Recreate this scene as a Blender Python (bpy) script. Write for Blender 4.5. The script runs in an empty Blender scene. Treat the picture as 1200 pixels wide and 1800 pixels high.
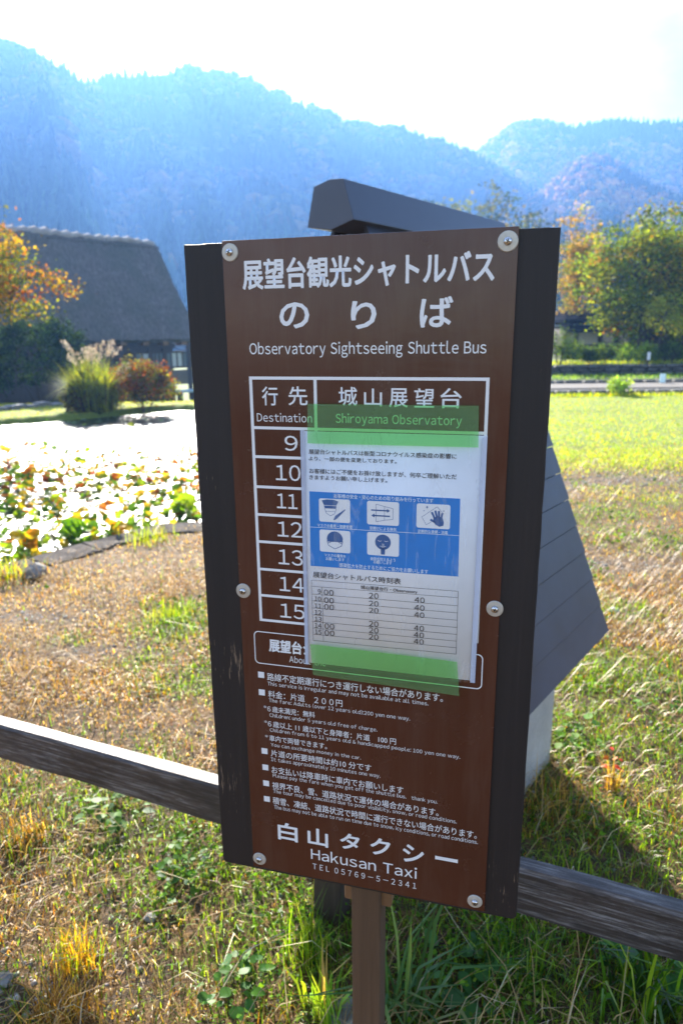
import bpy, bmesh, math, random
import numpy as np
from mathutils import Vector, Matrix

# ------------------------------------------------------------------ camera
SC = bpy.context.scene
COL = SC.collection
R_ = math.radians
PITCH, ROLL, EYE = R_(14.5), R_(0.64), 1.5
_U = np.array([-math.sin(ROLL)*math.cos(PITCH), -math.cos(ROLL)*math.cos(PITCH), -math.sin(PITCH)])
_F = np.array([0, 0, 1.0]); _F = _F - (_F @ _U)*_U; _F /= np.linalg.norm(_F)
_X = np.cross(_F, _U)
CW = np.array([_X, _F, _U])                    # camera (x right, y down, z forward) -> world
cam_d = bpy.data.cameras.new('camera'); cam = bpy.data.objects.new('camera', cam_d); COL.objects.link(cam)
cam_d.sensor_fit = 'VERTICAL'; cam_d.sensor_height = 36; cam_d.lens = 24
cam_d.clip_start = 0.05; cam_d.clip_end = 6000
cam_d.dof.use_dof = True; cam_d.dof.focus_distance = 0.86; cam_d.dof.aperture_fstop = 6.3
rx, ry, rz = CW @ [1, 0, 0], CW @ [0, -1, 0], CW @ [0, 0, -1]
cam.matrix_world = Matrix(((rx[0], ry[0], rz[0], 0), (rx[1], ry[1], rz[1], 0), (rx[2], ry[2], rz[2], EYE), (0, 0, 0, 1)))
SC.camera = cam

# ------------------------------------------------------------------ sky, sun, exposure
SUN_EL, SUN_AZ = R_(26.0), R_(-16.5)
world = bpy.data.worlds.new('World'); SC.world = world; world.use_nodes = True
wn = world.node_tree
sky = wn.nodes.new('ShaderNodeTexSky'); sky.sky_type = 'NISHITA'; sky.sun_disc = False
sky.sun_elevation = SUN_EL; sky.sun_rotation = SUN_AZ; sky.altitude = 500; sky.dust_density = 0.6; sky.ozone_density = 1.5
tc = wn.nodes.new('ShaderNodeTexCoord')
mp = wn.nodes.new('ShaderNodeMapping'); mp.inputs['Scale'].default_value = (1.0, 1.0, 2.6)
nz = wn.nodes.new('ShaderNodeTexNoise'); nz.inputs['Scale'].default_value = 2.3; nz.inputs['Detail'].default_value = 7; nz.inputs['Roughness'].default_value = .55
cr = wn.nodes.new('ShaderNodeValToRGB'); cr.color_ramp.elements[0].position = .46; cr.color_ramp.elements[1].position = .68
mx = wn.nodes.new('ShaderNodeMix'); mx.data_type = 'RGBA'
mul = wn.nodes.new('ShaderNodeMath'); mul.operation = 'MULTIPLY'; mul.inputs[1].default_value = .7
wn.links.new(tc.outputs['Generated'], mp.inputs[0]); wn.links.new(mp.outputs[0], nz.inputs[0]); wn.links.new(nz.outputs[0], cr.inputs[0])
wn.links.new(cr.outputs[0], mul.inputs[0]); wn.links.new(mul.outputs[0], mx.inputs[0]); wn.links.new(sky.outputs[0], mx.inputs[6])
mx.inputs[7].default_value = (7.0, 7.6, 8.6, 1)
wn.links.new(mx.outputs[2], wn.nodes['Background'].inputs[0]); wn.nodes['Background'].inputs[1].default_value = .05
sun_d = bpy.data.lights.new('sun', 'SUN'); sun_d.energy = 5.0; sun_d.angle = R_(0.53); sun_d.color = (1, .93, .82)
sun = bpy.data.objects.new('sun', sun_d); COL.objects.link(sun)
SDIR = Vector((math.sin(SUN_AZ)*math.cos(SUN_EL), math.cos(SUN_AZ)*math.cos(SUN_EL), math.sin(SUN_EL)))
sun.rotation_euler = SDIR.to_track_quat('Z', 'Y').to_euler()
SC.view_settings.view_transform = 'Standard'; SC.view_settings.look = 'None'; SC.view_settings.gamma = 1
SC.view_settings.use_curve_mapping = False
SC.view_settings.exposure = 2.5
SC.render.engine = 'CYCLES'
SC.cycles.use_denoising = True
SC.cycles.max_bounces = 8; SC.cycles.transparent_max_bounces = 24; SC.cycles.volume_bounces = 0
SC.cycles.use_adaptive_sampling = True; SC.cycles.sample_clamp_indirect = 6

# ------------------------------------------------------------------ placing helpers: a pixel of the photo to a point in the place
EY = np.array([0, 0, EYE])
def ray(x, y):
    d = CW @ np.array([(x-600)/1200., (y-900)/1200., 1.0]); return d/np.linalg.norm(d)
def gnd(x, y, z=0.0):
    d = ray(x, y); return EY + d*(z-EYE)/d[2]
def at(x, y, Y):
    d = ray(x, y); return EY + d*Y/d[1]

RNG = np.random.default_rng(11)
random.seed(5)

# ------------------------------------------------------------------ object helpers
def tag(o, label=None, cat=None, group=None, kind=None):
    if label: o['label'] = label
    if cat: o['category'] = cat
    if group: o['group'] = group
    if kind: o['kind'] = kind
    return o
def empty(name, loc, rz=0, label=None, cat=None, group=None):
    o = bpy.data.objects.new(name, None); COL.objects.link(o); o.location = loc; o.rotation_euler = (0, 0, rz)
    o.empty_display_size = .1
    return tag(o, label, cat, group)
def link(name, me, mat=None, parent=None):
    o = bpy.data.objects.new(name, me); COL.objects.link(o)
    if mat is not None:
        me.materials.clear(); me.materials.append(mat)
    if parent is not None: o.parent = parent
    return o
def smooth(me, angle=None):
    me.polygons.foreach_set('use_smooth', [True]*len(me.polygons))
    if angle: me.set_sharp_from_angle(angle=R_(angle))
class MB:
    def __init__(s): s.v = []; s.f = []
    def add(s, vs, fs):
        b = len(s.v); s.v += [tuple(map(float, p)) for p in vs]; s.f += [tuple(i+b for i in f) for f in fs]; return s
    def box(s, x0, x1, y0, y1, z0, z1):
        return s.add([(x0, y0, z0), (x1, y0, z0), (x1, y1, z0), (x0, y1, z0), (x0, y0, z1), (x1, y0, z1), (x1, y1, z1), (x0, y1, z1)],
                     [(0, 3, 2, 1), (4, 5, 6, 7), (0, 1, 5, 4), (1, 2, 6, 5), (2, 3, 7, 6), (3, 0, 4, 7)])
    def prism(s, poly, y0, y1):                    # polygon in XZ (counter-clockwise seen from -Y), extruded in Y
        n = len(poly)
        vs = [(x, y0, z) for x, z in poly]+[(x, y1, z) for x, z in poly]
        fs = [tuple(range(n)), tuple(range(2*n-1, n-1, -1))]+[(i, i+n, (i+1) % n+n, (i+1) % n) for i in range(n)]
        return s.add(vs, fs)
    def obox(s, c, ax, ay, az):                    # centre and three half axes
        c, ax, ay, az = map(np.asarray, (c, ax, ay, az))
        vs = [c-ax-ay-az, c+ax-ay-az, c+ax+ay-az, c-ax+ay-az, c-ax-ay+az, c+ax-ay+az, c+ax+ay+az, c-ax+ay+az]
        return s.add(vs, [(0, 3, 2, 1), (4, 5, 6, 7), (0, 1, 5, 4), (1, 2, 6, 5), (2, 3, 7, 6), (3, 0, 4, 7)])
    def tube(s, pts, rad, n=6, cap=True):
        pts = [Vector(p) for p in pts]; rad = rad if hasattr(rad, '__len__') else [rad]*len(pts)
        b = len(s.v); up = Vector((.13, .31, .94))
        for i, p in enumerate(pts):
            d = (pts[min(i+1, len(pts)-1)]-pts[max(i-1, 0)]).normalized()
            a = d.cross(up)
            if a.length < .05: a = d.cross(Vector((1, 0, 0)))
            a.normalize(); c = d.cross(a)
            for k in range(n):
                t = 2*math.pi*k/n; q = p+(a*math.cos(t)+c*math.sin(t))*rad[i]; s.v.append(tuple(q))
        for i in range(len(pts)-1):
            for k in range(n):
                k2 = (k+1) % n; s.f.append((b+i*n+k, b+i*n+k2, b+(i+1)*n+k2, b+(i+1)*n+k))
        if cap:
            s.f.append(tuple(b+k for k in range(n))[::-1]); e = b+(len(pts)-1)*n; s.f.append(tuple(e+k for k in range(n)))
        return s
    def disc(s, cx, cz, y, r0, r1=None, n=24, prof=None):   # lathe about local -Y: prof = [(radius, y)]
        b = len(s.v)
        for r, yy in prof:
            for k in range(n):
                t = 2*math.pi*k/n; s.v.append((cx+r*math.cos(t), yy, cz+r*math.sin(t)))
        for i in range(len(prof)-1):
            for k in range(n):
                k2 = (k+1) % n; s.f.append((b+i*n+k, b+i*n+k2, b+(i+1)*n+k2, b+(i+1)*n+k))
        e = b+(len(prof)-1)*n
        s.f.append(tuple(e+k for k in range(n)))
        return s
    def mesh(s, name):
        me = bpy.data.meshes.new(name); me.from_pydata(s.v, [], s.f); me.update()
        bm = bmesh.new(); bm.from_mesh(me); bmesh.ops.recalc_face_normals(bm, faces=bm.faces); bm.to_mesh(me); bm.free()
        return me
    def build(s, name, mat, parent=None, bevel=0, seg=2, sm=None):
        me = s.mesh(name); o = link(name, me, mat, parent)
        if sm: smooth(me, sm)
        if bevel:
            m = o.modifiers.new('bevel', 'BEVEL'); m.width = bevel; m.segments = seg; m.limit_method = 'ANGLE'; m.angle_limit = R_(40)
        return o
def arr_mesh(name, V, F, C=None):
    """V (n,3), F (m,k) all faces with k corners, C (m,3) face colours."""
    me = bpy.data.meshes.new(name); V = np.ascontiguousarray(V, np.float32); F = np.ascontiguousarray(F, np.int32)
    m, k = F.shape
    me.vertices.add(len(V)); me.vertices.foreach_set('co', V.ravel())
    me.loops.add(m*k); me.loops.foreach_set('vertex_index', F.ravel())
    me.polygons.add(m); me.polygons.foreach_set('loop_start', np.arange(m, dtype=np.int32)*k)
    try: me.polygons.foreach_set('loop_total', np.full(m, k, np.int32))
    except Exception: pass
    me.update(calc_edges=True)
    if C is not None:
        a = me.attributes.new('tint', 'FLOAT_COLOR', 'FACE')
        a.data.foreach_set('color', np.hstack([C, np.ones((m, 1))]).astype(np.float32).ravel())
    return me

# ------------------------------------------------------------------ materials
class Mat:
    def __init__(s, name):
        s.m = bpy.data.materials.new(name); s.m.use_nodes = True; s.nt = s.m.node_tree; s.N = s.nt.nodes
        s.p = s.N['Principled BSDF']; s.out = s.N['Material Output']
    def n(s, t, **kw):
        x = s.N.new(t)
        for k, v in kw.items(): setattr(x, k, v)
        return x
    def l(s, a, b): s.nt.links.new(a, b)
    def coord(s, scale=(1, 1, 1), kind='Object'):
        t = s.n('ShaderNodeTexCoord'); m = s.n('ShaderNodeMapping'); m.inputs['Scale'].default_value = scale
        s.l(t.outputs[kind], m.inputs[0]); return m.outputs[0]
    def noise(s, vec, scale, detail=5, rough=.55, dist=0):
        x = s.n('ShaderNodeTexNoise'); x.inputs['Scale'].default_value = scale; x.inputs['Detail'].default_value = detail
        x.inputs['Roughness'].default_value = rough; x.inputs['Distortion'].default_value = dist
        s.l(vec, x.inputs['Vector']); return x.outputs[0]
    def ramp(s, fac, stops):
        x = s.n('ShaderNodeValToRGB'); e = x.color_ramp.elements
        while len(e) > 1: e.remove(e[0])
        e[0].position = stops[0][0]; e[0].color = (*stops[0][1], 1)
        for p, c in stops[1:]:
            q = e.new(p); q.color = (*c, 1)
        s.l(fac, x.inputs[0]); return x.outputs[0]
    def mix(s, fac, a, b):
        x = s.n('ShaderNodeMix'); x.data_type = 'RGBA'
        for v, i in ((fac, 0), (a, 6), (b, 7)):
            if isinstance(v, (tuple, float, int)): x.inputs[i].default_value = (*v, 1) if isinstance(v, tuple) else v
            else: s.l(v, x.inputs[i])
        return x.outputs[2]
    def math(s, op, a, b=None):
        x = s.n('ShaderNodeMath'); x.operation = op
        for v, i in ((a, 0), (b, 1)):
            if v is None: continue
            if isinstance(v, (float, int)): x.inputs[i].default_value = v
            else: s.l(v, x.inputs[i])
        return x.outputs[0]
    def bump(s, h, strength=.3, dist=.01):
        x = s.n('ShaderNodeBump'); x.inputs['Strength'].default_value = strength; x.inputs['Distance'].default_value = dist
        s.l(h, x.inputs['Height']); s.l(x.outputs[0], s.p.inputs['Normal']); return x.outputs[0]
    def set(s, color=None, rough=None, metal=None, spec=None, coat=None):
        if color is not None:
            if isinstance(color, tuple): s.p.inputs['Base Color'].default_value = (*color, 1)
            else: s.l(color, s.p.inputs['Base Color'])
        if rough is not None:
            if isinstance(rough, float): s.p.inputs['Roughness'].default_value = rough
            else: s.l(rough, s.p.inputs['Roughness'])
        if metal is not None: s.p.inputs['Metallic'].default_value = metal
        if spec is not None: s.p.inputs['Specular IOR Level'].default_value = spec
        if coat is not None: s.p.inputs['Coat Weight'].default_value = coat
        return s
S0 = (1, 1, 1)
def plain(name, c, rough=.6, metal=0., spec=.5, var=0.0, scale=8, bump=0, bs=60, bd=.002):
    m = Mat(name); v = m.coord()
    if var:
        f = m.noise(v, scale, 6); c = m.ramp(f, [(.25, tuple(x*(1-var) for x in c)), (.75, tuple(min(1, x*(1+var)) for x in c))])
    m.set(c, rough, metal, spec)
    if bump: m.bump(m.noise(v, bs, 5), bump, bd)
    return m.m
def wood(name, dark, light, streak, axis='z', rough=.7, wear=.62, scale=1.0, wearc=(.35, .25, .17)):
    m = Mat(name)
    st = {'z': (1, 1, .04), 'x': (.04, 1, 1), 'y': (1, .04, 1)}[axis]
    v = m.coord(st); v2 = m.coord()
    g = m.noise(v, 90*scale, 8, .65, .6)
    big = m.noise(v2, 6*scale, 4)
    c = m.ramp(g, [(.3, dark), (.62, light), (.8, streak)])
    c = m.mix(m.math('MULTIPLY', big, .5), c, tuple(x*.7 for x in dark))
    if wear < 1:
        w = m.noise(m.coord({'z': (1, 1, .07), 'x': (.07, 1, 1), 'y': (1, .07, 1)}[axis]), 420*scale, 7, .7)
        w2 = m.noise(v2, 7*scale, 3)
        s_ = m.math('ADD', w, m.math('MULTIPLY', m.math('SUBTRACT', w2, .5), .55))
        k = m.ramp(s_, [(wear, (0, 0, 0)), (wear+.05, (1, 1, 1))])
        c = m.mix(k, c, wearc)
    m.set(c, rough)
    m.bump(g, .35, .0015)
    return m.m
def leaf(name, trans=.5, rough=.45, gloss=.12, fixed=None, tmul=(1.6, 1.5, .5)):
    """Face-tinted leaf: reflected and transmitted light, a little gloss."""
    m = Mat(name); m.N.remove(m.p)
    a = m.n('ShaderNodeAttribute', attribute_name='tint', attribute_type='GEOMETRY')
    col = a.outputs['Color']
    if fixed:
        rgb = m.n('ShaderNodeRGB'); rgb.outputs[0].default_value = (*fixed, 1); col = rgb.outputs[0]
    tm = m.n('ShaderNodeMix'); tm.data_type = 'RGBA'; tm.blend_type = 'MULTIPLY'; tm.inputs[0].default_value = 1
    m.l(col, tm.inputs[6]); tm.inputs[7].default_value = (*tmul, 1)
    d = m.n('ShaderNodeBsdfDiffuse'); t = m.n('ShaderNodeBsdfTranslucent'); g = m.n('ShaderNodeBsdfGlossy'); g.inputs['Roughness'].default_value = rough
    m.l(col, d.inputs[0]); m.l(tm.outputs[2], t.inputs[0])
    g.inputs[0].default_value = (1, 1, 1, 1)
    s1 = m.n('ShaderNodeMixShader'); s1.inputs[0].default_value = trans; m.l(d.outputs[0], s1.inputs[1]); m.l(t.outputs[0], s1.inputs[2])
    fr = m.n('ShaderNodeFresnel'); fr.inputs[0].default_value = 1.4
    f2 = m.math('MULTIPLY', fr.outputs[0], gloss*4)
    s2 = m.n('ShaderNodeMixShader'); m.l(f2, s2.inputs[0]); m.l(s1.outputs[0], s2.inputs[1]); m.l(g.outputs[0], s2.inputs[2])
    m.l(s2.outputs[0], m.out.inputs[0]); return m.m

HAZE = 0.00092
TEXT=[
 ('B', '展望台観光シャトルバス', 23.3, 20.53, 302.71, 53.78, 5, 'w'),
 ('B', 'の', 66.31, 68.06, 101.77, 96.57, 5, 'w'),
 ('B', 'り', 149.73, 68.32, 178.57, 98.18, 5, 'w'),
 ('B', 'ば', 225.89, 65.6, 261.28, 97.6, 5, 'w'),
 ('L', 'Observatory Sightseeing Shuttle Bus', 28.24, 112.36, 297.68, 124.76, 1, 'w'),
 ('B', '行', 41.43, 161.52, 61.24, 183.58, 1.5, 'w'),
 ('B', '先', 74.1, 161.04, 97.51, 183.06, 1.5, 'w'),
 ('L', 'Destination', 34.0, 192.86, 102.32, 202.51, 0.5, 'w'),
 ('B', '城', 134.49, 161.15, 156.53, 182.35, 1.5, 'w'),
 ('B', '山', 164.34, 162.78, 184.99, 182.52, 1.5, 'w'),
 ('B', '展', 193.11, 162.19, 214.33, 183.32, 1.5, 'w'),
 ('B', '望', 221.33, 161.92, 243.53, 183.17, 1.5, 'w'),
 ('B', '台', 250.16, 161.53, 273.53, 183.49, 1.5, 'w'),
 ('L', 'Shiroyama Observatory', 130.77, 191.96, 274.38, 201.97, 0.5, 'w'),
 ('B', '9', 67.67, 218.84, 84.03, 236.32, 0.8, 'w'),
 ('B', '10', 55.22, 253.95, 86.6, 272.8, 0.8, 'w'),
 ('B', '11', 55.38, 289.19, 81.66, 307.74, 0.8, 'w'),
 ('B', '12', 54.81, 324.29, 86.86, 343.62, 0.8, 'w'),
 ('B', '13', 54.84, 360.11, 86.64, 379.64, 0.8, 'w'),
 ('B', '14', 54.98, 395.95, 87.19, 414.98, 0.8, 'w'),
 ('B', '15', 54.54, 431.83, 87.39, 450.89, 0.8, 'w'),
 ('B', '展望台シャ', 37.29, 482.2, 111.65, 500.71, 4, 'w'),
 ('L', 'About the', 64.77, 503.84, 113.66, 512.31, 0.6, 'w'),
 ('B', '路線不定期運行につき運行しない場合があります。', 33.08, 531.22, 262.61, 542.47, 0.7, 'w'),
 ('L', 'This service is irregular and may not be available at all times.', 33.32, 543.88, 244.99, 549.54, 0.25, 'w'),
 ('B', '料金：片道\u3000２００円', 33.66, 556.76, 134.81, 567.24, 0.7, 'w'),
 ('L', 'The fare: Adults (over 12 years old):200 yen one way.', 34.26, 568.2, 222.5, 573.85, 0.25, 'w'),
 ('B', '*', 26.4, 579.98, 30.45, 583.81, 0.7, 'w'),
 ('B', '６歳未満児：無料', 31.55, 579.66, 97.63, 588.67, 0.7, 'w'),
 ('L', 'Children: under 5 years old free of charge.', 34.34, 590.25, 180.53, 595.8, 0.25, 'w'),
 ('B', '*', 26.27, 602.16, 30.35, 605.95, 0.7, 'w'),
 ('B', '６歳以上 11 歳以下と身障者：片道\u3000100 円', 31.45, 601.72, 204.84, 611.19, 0.7, 'w'),
 ('L', 'Children from 6 to 11 years old & handicapped people: 100 yen one way.', 33.94, 612.48, 286.05, 618.01, 0.25, 'w'),
 ('B', '*', 26.58, 623.95, 30.7, 627.87, 0.7, 'w'),
 ('B', '車内で両替できます。', 32.62, 623.43, 113.14, 632.57, 0.7, 'w'),
 ('L', 'You can exchange money in the car.', 34.53, 634.82, 159.13, 640.25, 0.25, 'w'),
 ('B', '片道の所要時間は約10 分です', 34.01, 645.34, 172.78, 655.91, 0.7, 'w'),
 ('L', 'It takes approximately 10 minutes one way.', 33.8, 657.13, 184.89, 662.97, 0.25, 'w'),
 ('B', 'お支払いは降車時に車内でお願いします', 33.99, 670.84, 215.01, 682.01, 0.7, 'w'),
 ('L', 'Please pay the fare when you get off the shuttle bus.   thank you.', 35.3, 682.17, 259.56, 687.92, 0.25, 'w'),
 ('B', '視界不良、雪、道路状況で運休の場合があります。', 33.85, 695.46, 261.4, 706.7, 0.7, 'w'),
 ('L', 'The tour may be cancelled due to poor visibility, snow, or road conditions.', 35.01, 706.97, 284.84, 712.79, 0.25, 'w'),
 ('B', '積雪、凍結、道路状況で時間に運行できない場合があります。', 33.76, 719.31, 310.63, 730.88, 0.7, 'w'),
 ('L', 'The bus may not be able to run on time due to snow, icy conditions, or road conditions.', 35.38, 732.15, 312.35, 738.24, 0.25, 'w'),
 ('B', '白', 39.36, 758.08, 68.56, 787.24, 5, 'w'),
 ('B', '山', 82.87, 758.16, 112.4, 786.51, 5, 'w'),
 ('B', 'タ', 129.27, 756.98, 156.79, 782.65, 5, 'w'),
 ('B', 'ク', 171.34, 755.59, 198.93, 782.77, 5, 'w'),
 ('B', 'シ', 215.53, 757.15, 243.9, 784.91, 5, 'w'),
 ('B', 'ー', 258.48, 767.07, 288.07, 772.82, 5, 'w'),
 ('L', 'Hakusan Taxi', 87.13, 792.95, 234.99, 809.45, 1, 'w'),
 ('L', 'T E L  0 5 7 6 9 − 5 − 2 3 4 1', 89.16, 816.49, 234.61, 825.64, 0.5, 'w'),
 ('B', '展望台シャトルバスは新型コロナウイルス感染症の影響に', 98.21, 233.16, 270.34, 239.17, 0.3, 'k'),
 ('B', 'より、一部の便を変更しております。', 98.02, 241.71, 202.61, 246.95, 0.3, 'k'),
 ('B', 'お客様にはご不便をお掛け致しますが、何卒ご理解いただ', 98.15, 256.19, 271.02, 262.28, 0.3, 'k'),
 ('B', 'きますようお願い申し上げます。', 97.97, 264.05, 191.94, 269.69, 0.3, 'k'),
 ('B', 'お客様の安全・安心のための取り組みを行っています', 127.99, 285.54, 245.31, 290.72, 0.3, 'p'),
 ('B', 'マスクの着用・健康管理', 106.99, 323.23, 150.14, 327.57, 0.3, 'p'),
 ('B', '窓開けによる換気', 171.18, 322.86, 203.34, 327.11, 0.3, 'p'),
 ('B', '定期的な清掃・消毒', 228.08, 322.97, 262.87, 327.14, 0.3, 'p'),
 ('B', 'マスクの着用を', 115.17, 360.45, 141.93, 364.54, 0.3, 'p'),
 ('B', 'お願いします', 116.78, 365.09, 140.22, 369.18, 0.3, 'p'),
 ('B', '会話を控えるよう', 171.96, 360.59, 202.41, 364.93, 0.3, 'p'),
 ('B', 'お願いします', 176.03, 364.79, 198.13, 368.8, 0.3, 'p'),
 ('B', '感染拡大を防止するためにご協力をお願いします', 133.8, 371.26, 241.28, 376.71, 0.3, 'p'),
 ('B', '展望台シャトルバス時刻表', 99.71, 385.01, 209.11, 392.79, 0.8, 'k'),
 ('B', '城山展望台行・Observatory', 160.16, 397.75, 229.02, 403.42, 0.3, 'k'),
 ('B', '9', 105.72, 407.66, 109.77, 413.87, 0.3, 'k'),
 ('B', '10', 101.14, 417.38, 109.73, 423.64, 0.3, 'k'),
 ('B', '11', 101.04, 426.76, 109.69, 433.05, 0.3, 'k'),
 ('B', '12', 100.95, 435.56, 109.67, 441.88, 0.3, 'k'),
 ('B', '13', 100.86, 444.41, 109.64, 450.76, 0.3, 'k'),
 ('B', '14', 100.77, 453.08, 109.62, 459.47, 0.3, 'k'),
 ('B', '15', 100.69, 461.81, 109.6, 468.23, 0.3, 'k'),
 ('B', '00', 113.39, 407.39, 125.86, 414.41, 0.3, 'k'),
 ('B', '00', 113.41, 417.7, 125.92, 424.76, 0.3, 'k'),
 ('B', '00', 113.42, 426.62, 125.96, 433.72, 0.3, 'k'),
 ('B', '00', 113.45, 452.19, 126.09, 459.4, 0.3, 'k'),
 ('B', '00', 113.47, 461.3, 126.14, 468.54, 0.3, 'k'),
 ('B', '20', 170.28, 406.56, 182.11, 413.45, 0.3, 'k'),
 ('B', '20', 170.27, 416.71, 182.14, 423.65, 0.3, 'k'),
 ('B', '20', 170.26, 425.69, 182.16, 432.67, 0.3, 'k'),
 ('B', '20', 170.24, 443.19, 182.21, 450.24, 0.3, 'k'),
 ('B', '20', 170.23, 451.69, 182.23, 458.78, 0.3, 'k'),
 ('B', '20', 170.22, 460.45, 182.25, 467.57, 0.3, 'k'),
 ('B', '40', 226.0, 406.88, 237.98, 413.66, 0.3, 'k'),
 ('B', '40', 225.97, 416.88, 237.98, 423.7, 0.3, 'k'),
 ('B', '40', 225.94, 425.93, 237.99, 432.79, 0.3, 'k'),
 ('B', '40', 225.89, 443.16, 238.0, 450.1, 0.3, 'k'),
 ('B', '40', 225.86, 451.95, 238.01, 458.92, 0.3, 'k'),
 ('B', '40', 225.83, 460.58, 238.01, 467.59, 0.3, 'k'),
]

# ------------------------------------------------------------------ haze (air of the valley)
hz = MB().box(-545, 545, -75, 640, -9, 158)
hm = Mat('valley_haze'); hm.N.remove(hm.p)
pv = hm.n('ShaderNodeVolumePrincipled'); pv.inputs['Color'].default_value = (.19, .43, 1, 1); pv.inputs['Density'].default_value = HAZE
pv.inputs['Anisotropy'].default_value = .42
hm.l(pv.outputs[0], hm.out.inputs['Volume'])
tag(hz.build('haze', hm.m), kind='stuff')

# ------------------------------------------------------------------ ground, pond basin, slopes
# pond outline (near bank from the left, round the right end, far bank back to the left)
PZ = -.10
pond_pts = [gnd(*p, PZ)[:2] for p in ((-330, 1075), (-120, 1048), (0, 1024), (60, 1006), (114, 988), (190, 970), (262, 953), (345, 936))]
pond_pts += [np.array(p) for p in ((-.25, 5.15), (.35, 6.0), (.7, 7.6), (.7, 9.6), (.2, 11.8), (-1.2, 13.6))]
pond_pts += [gnd(*p, PZ)[:2] for p in ((333, 719), (280, 723), (203, 731), (127, 738), (60, 743), (0, 747), (-200, 757), (-420, 765))]
pond_pts += [np.array((-14., 11.5)), np.array((-12., 7.)), np.array((-7, 4.2))]
POND = np.array(pond_pts)
def smooth_poly(P, it=2):
    for _ in range(it):
        Q = np.roll(P, -1, 0); P = np.stack([P*.75+Q*.25, P*.25+Q*.75], 1).reshape(-1, 2)
    return P
POND = smooth_poly(POND, 2)
def inside(P, X, Y):
    c = np.zeros(X.shape, bool); n = len(P)
    for i in range(n):
        x1, y1 = P[i]; x2, y2 = P[(i+1) % n]
        k = ((y1 > Y) != (y2 > Y))
        xx = (x2-x1)*(Y-y1)/((y2-y1) if abs(y2-y1) > 1e-9 else 1e-9)+x1
        c ^= k & (X < xx)
    return c
def edge_dist(P, X, Y):
    d = np.full(X.shape, 1e9); n = len(P)
    for i in range(n):
        a = P[i]; b = P[(i+1) % n]-a; L = b@b+1e-12
        t = np.clip(((X-a[0])*b[0]+(Y-a[1])*b[1])/L, 0, 1)
        d = np.minimum(d, np.hypot(X-a[0]-t*b[0], Y-a[1]-t*b[1]))
    return d
_nr = np.random.default_rng(3)
_ph = _nr.uniform(0, 6.28, (24, 3)); _fr = _nr.normal(0, 1, (24, 2))
def fbm(X, Y, base=1.0, octs=4, seed=0):
    """Cheap smooth noise, about -1..1."""
    z = np.zeros(np.shape(X)); amp = 1; tot = 0
    for o in range(octs):
        for k in range(5):
            i = (o*5+k+seed*7) % 24
            fx, fy = _fr[i]*base*(2.03**o)
            z = z+amp*np.sin(fx*X+fy*Y+_ph[i, 0]+1.7*np.sin(fy*.7*X-fx*.6*Y+_ph[i, 1]))/2.6
        tot += amp; amp *= .55
    return z/tot
def hgt(X, Y):
    """Ground height away from the pond."""
    X = np.asarray(X, float); Y = np.asarray(Y, float)
    z = .012*fbm(X, Y, 2.2, 3)+.02*fbm(X, Y, .6, 2, 1)
    # beyond the pond the left side falls towards the farmhouse; on the right it stays level
    k = np.clip((Y-15.5)/12, 0, 1); s = np.clip((1.0-X)/4, 0, 1)
    z = z-1.15*k*k*(3-2*k)*s
    r = np.clip((Y-60)/500, 0, 1)
    return z - .6*np.clip((Y-34)/40, 0, 1)*(1-s)*0 + r*3
def gz(x, y): return float(hgt(np.array([x]), np.array([y]))[0])

gx = np.unique(np.concatenate([np.arange(-16, 16.01, .16), np.arange(-60, -16, 2.), np.arange(16, 60, 2.), np.array([-540, -300, -120, 120, 300, 540])]))
gy = np.unique(np.concatenate([np.arange(-2, 20.01, .16), np.arange(20, 60, 1.), np.array([-70, -20, -6, 80, 120, 200, 400, 630])]))
GX, GY = np.meshgrid(gx, gy)
GZ = hgt(GX, GY)
ins = inside(POND, GX, GY); ed = edge_dist(POND, GX, GY)
GZ = np.where(ins, np.minimum(GZ, -.06-np.clip(ed*.9, 0, .55)), GZ)
nx, ny = len(gx), len(gy)
idx = np.arange(nx*ny).reshape(ny, nx)
F = np.stack([idx[:-1, :-1], idx[:-1, 1:], idx[1:, 1:], idx[1:, :-1]], -1).reshape(-1, 4)
gme = arr_mesh('ground', np.stack([GX, GY, GZ], -1).reshape(-1, 3), F); smooth(gme)
gm = Mat('meadow_soil'); v = gm.coord()
n1 = gm.noise(v, 1.1, 7, .6); n2 = gm.noise(v, 30, 8, .7); n3 = gm.noise(v, 7, 6, .65)
soil = gm.ramp(n2, [(.3, (.018, .011, .006)), (.5, (.06, .036, .016)), (.72, (.18, .11, .05))])
straw = gm.ramp(n2, [(.3, (.03, .016, .005)), (.55, (.13, .068, .016)), (.75, (.30, .18, .045))])
green = gm.ramp(n2, [(.3, (.03, .05, .008)), (.55, (.14, .19, .015)), (.75, (.25, .30, .025))])
c1 = gm.mix(gm.ramp(n3, [(.42, (0, 0, 0)), (.55, (1, 1, 1))]), soil, straw)
sep = gm.n('ShaderNodeSeparateXYZ'); gm.l(v, sep.inputs[0])
far = gm.math('ADD', gm.math('MULTIPLY', sep.outputs[1], .16), gm.math('MULTIPLY', n1, 1.2))
fk = gm.ramp(gm.math('MULTIPLY', far, .25), [(.44, (0, 0, 0)), (.54, (1, 1, 1))])
c2 = gm.mix(fk, c1, green)
gm.set(c2, .95); gm.bump(n2, .8, .02)
tag(link('ground', gme, gm.m), kind='structure')

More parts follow.
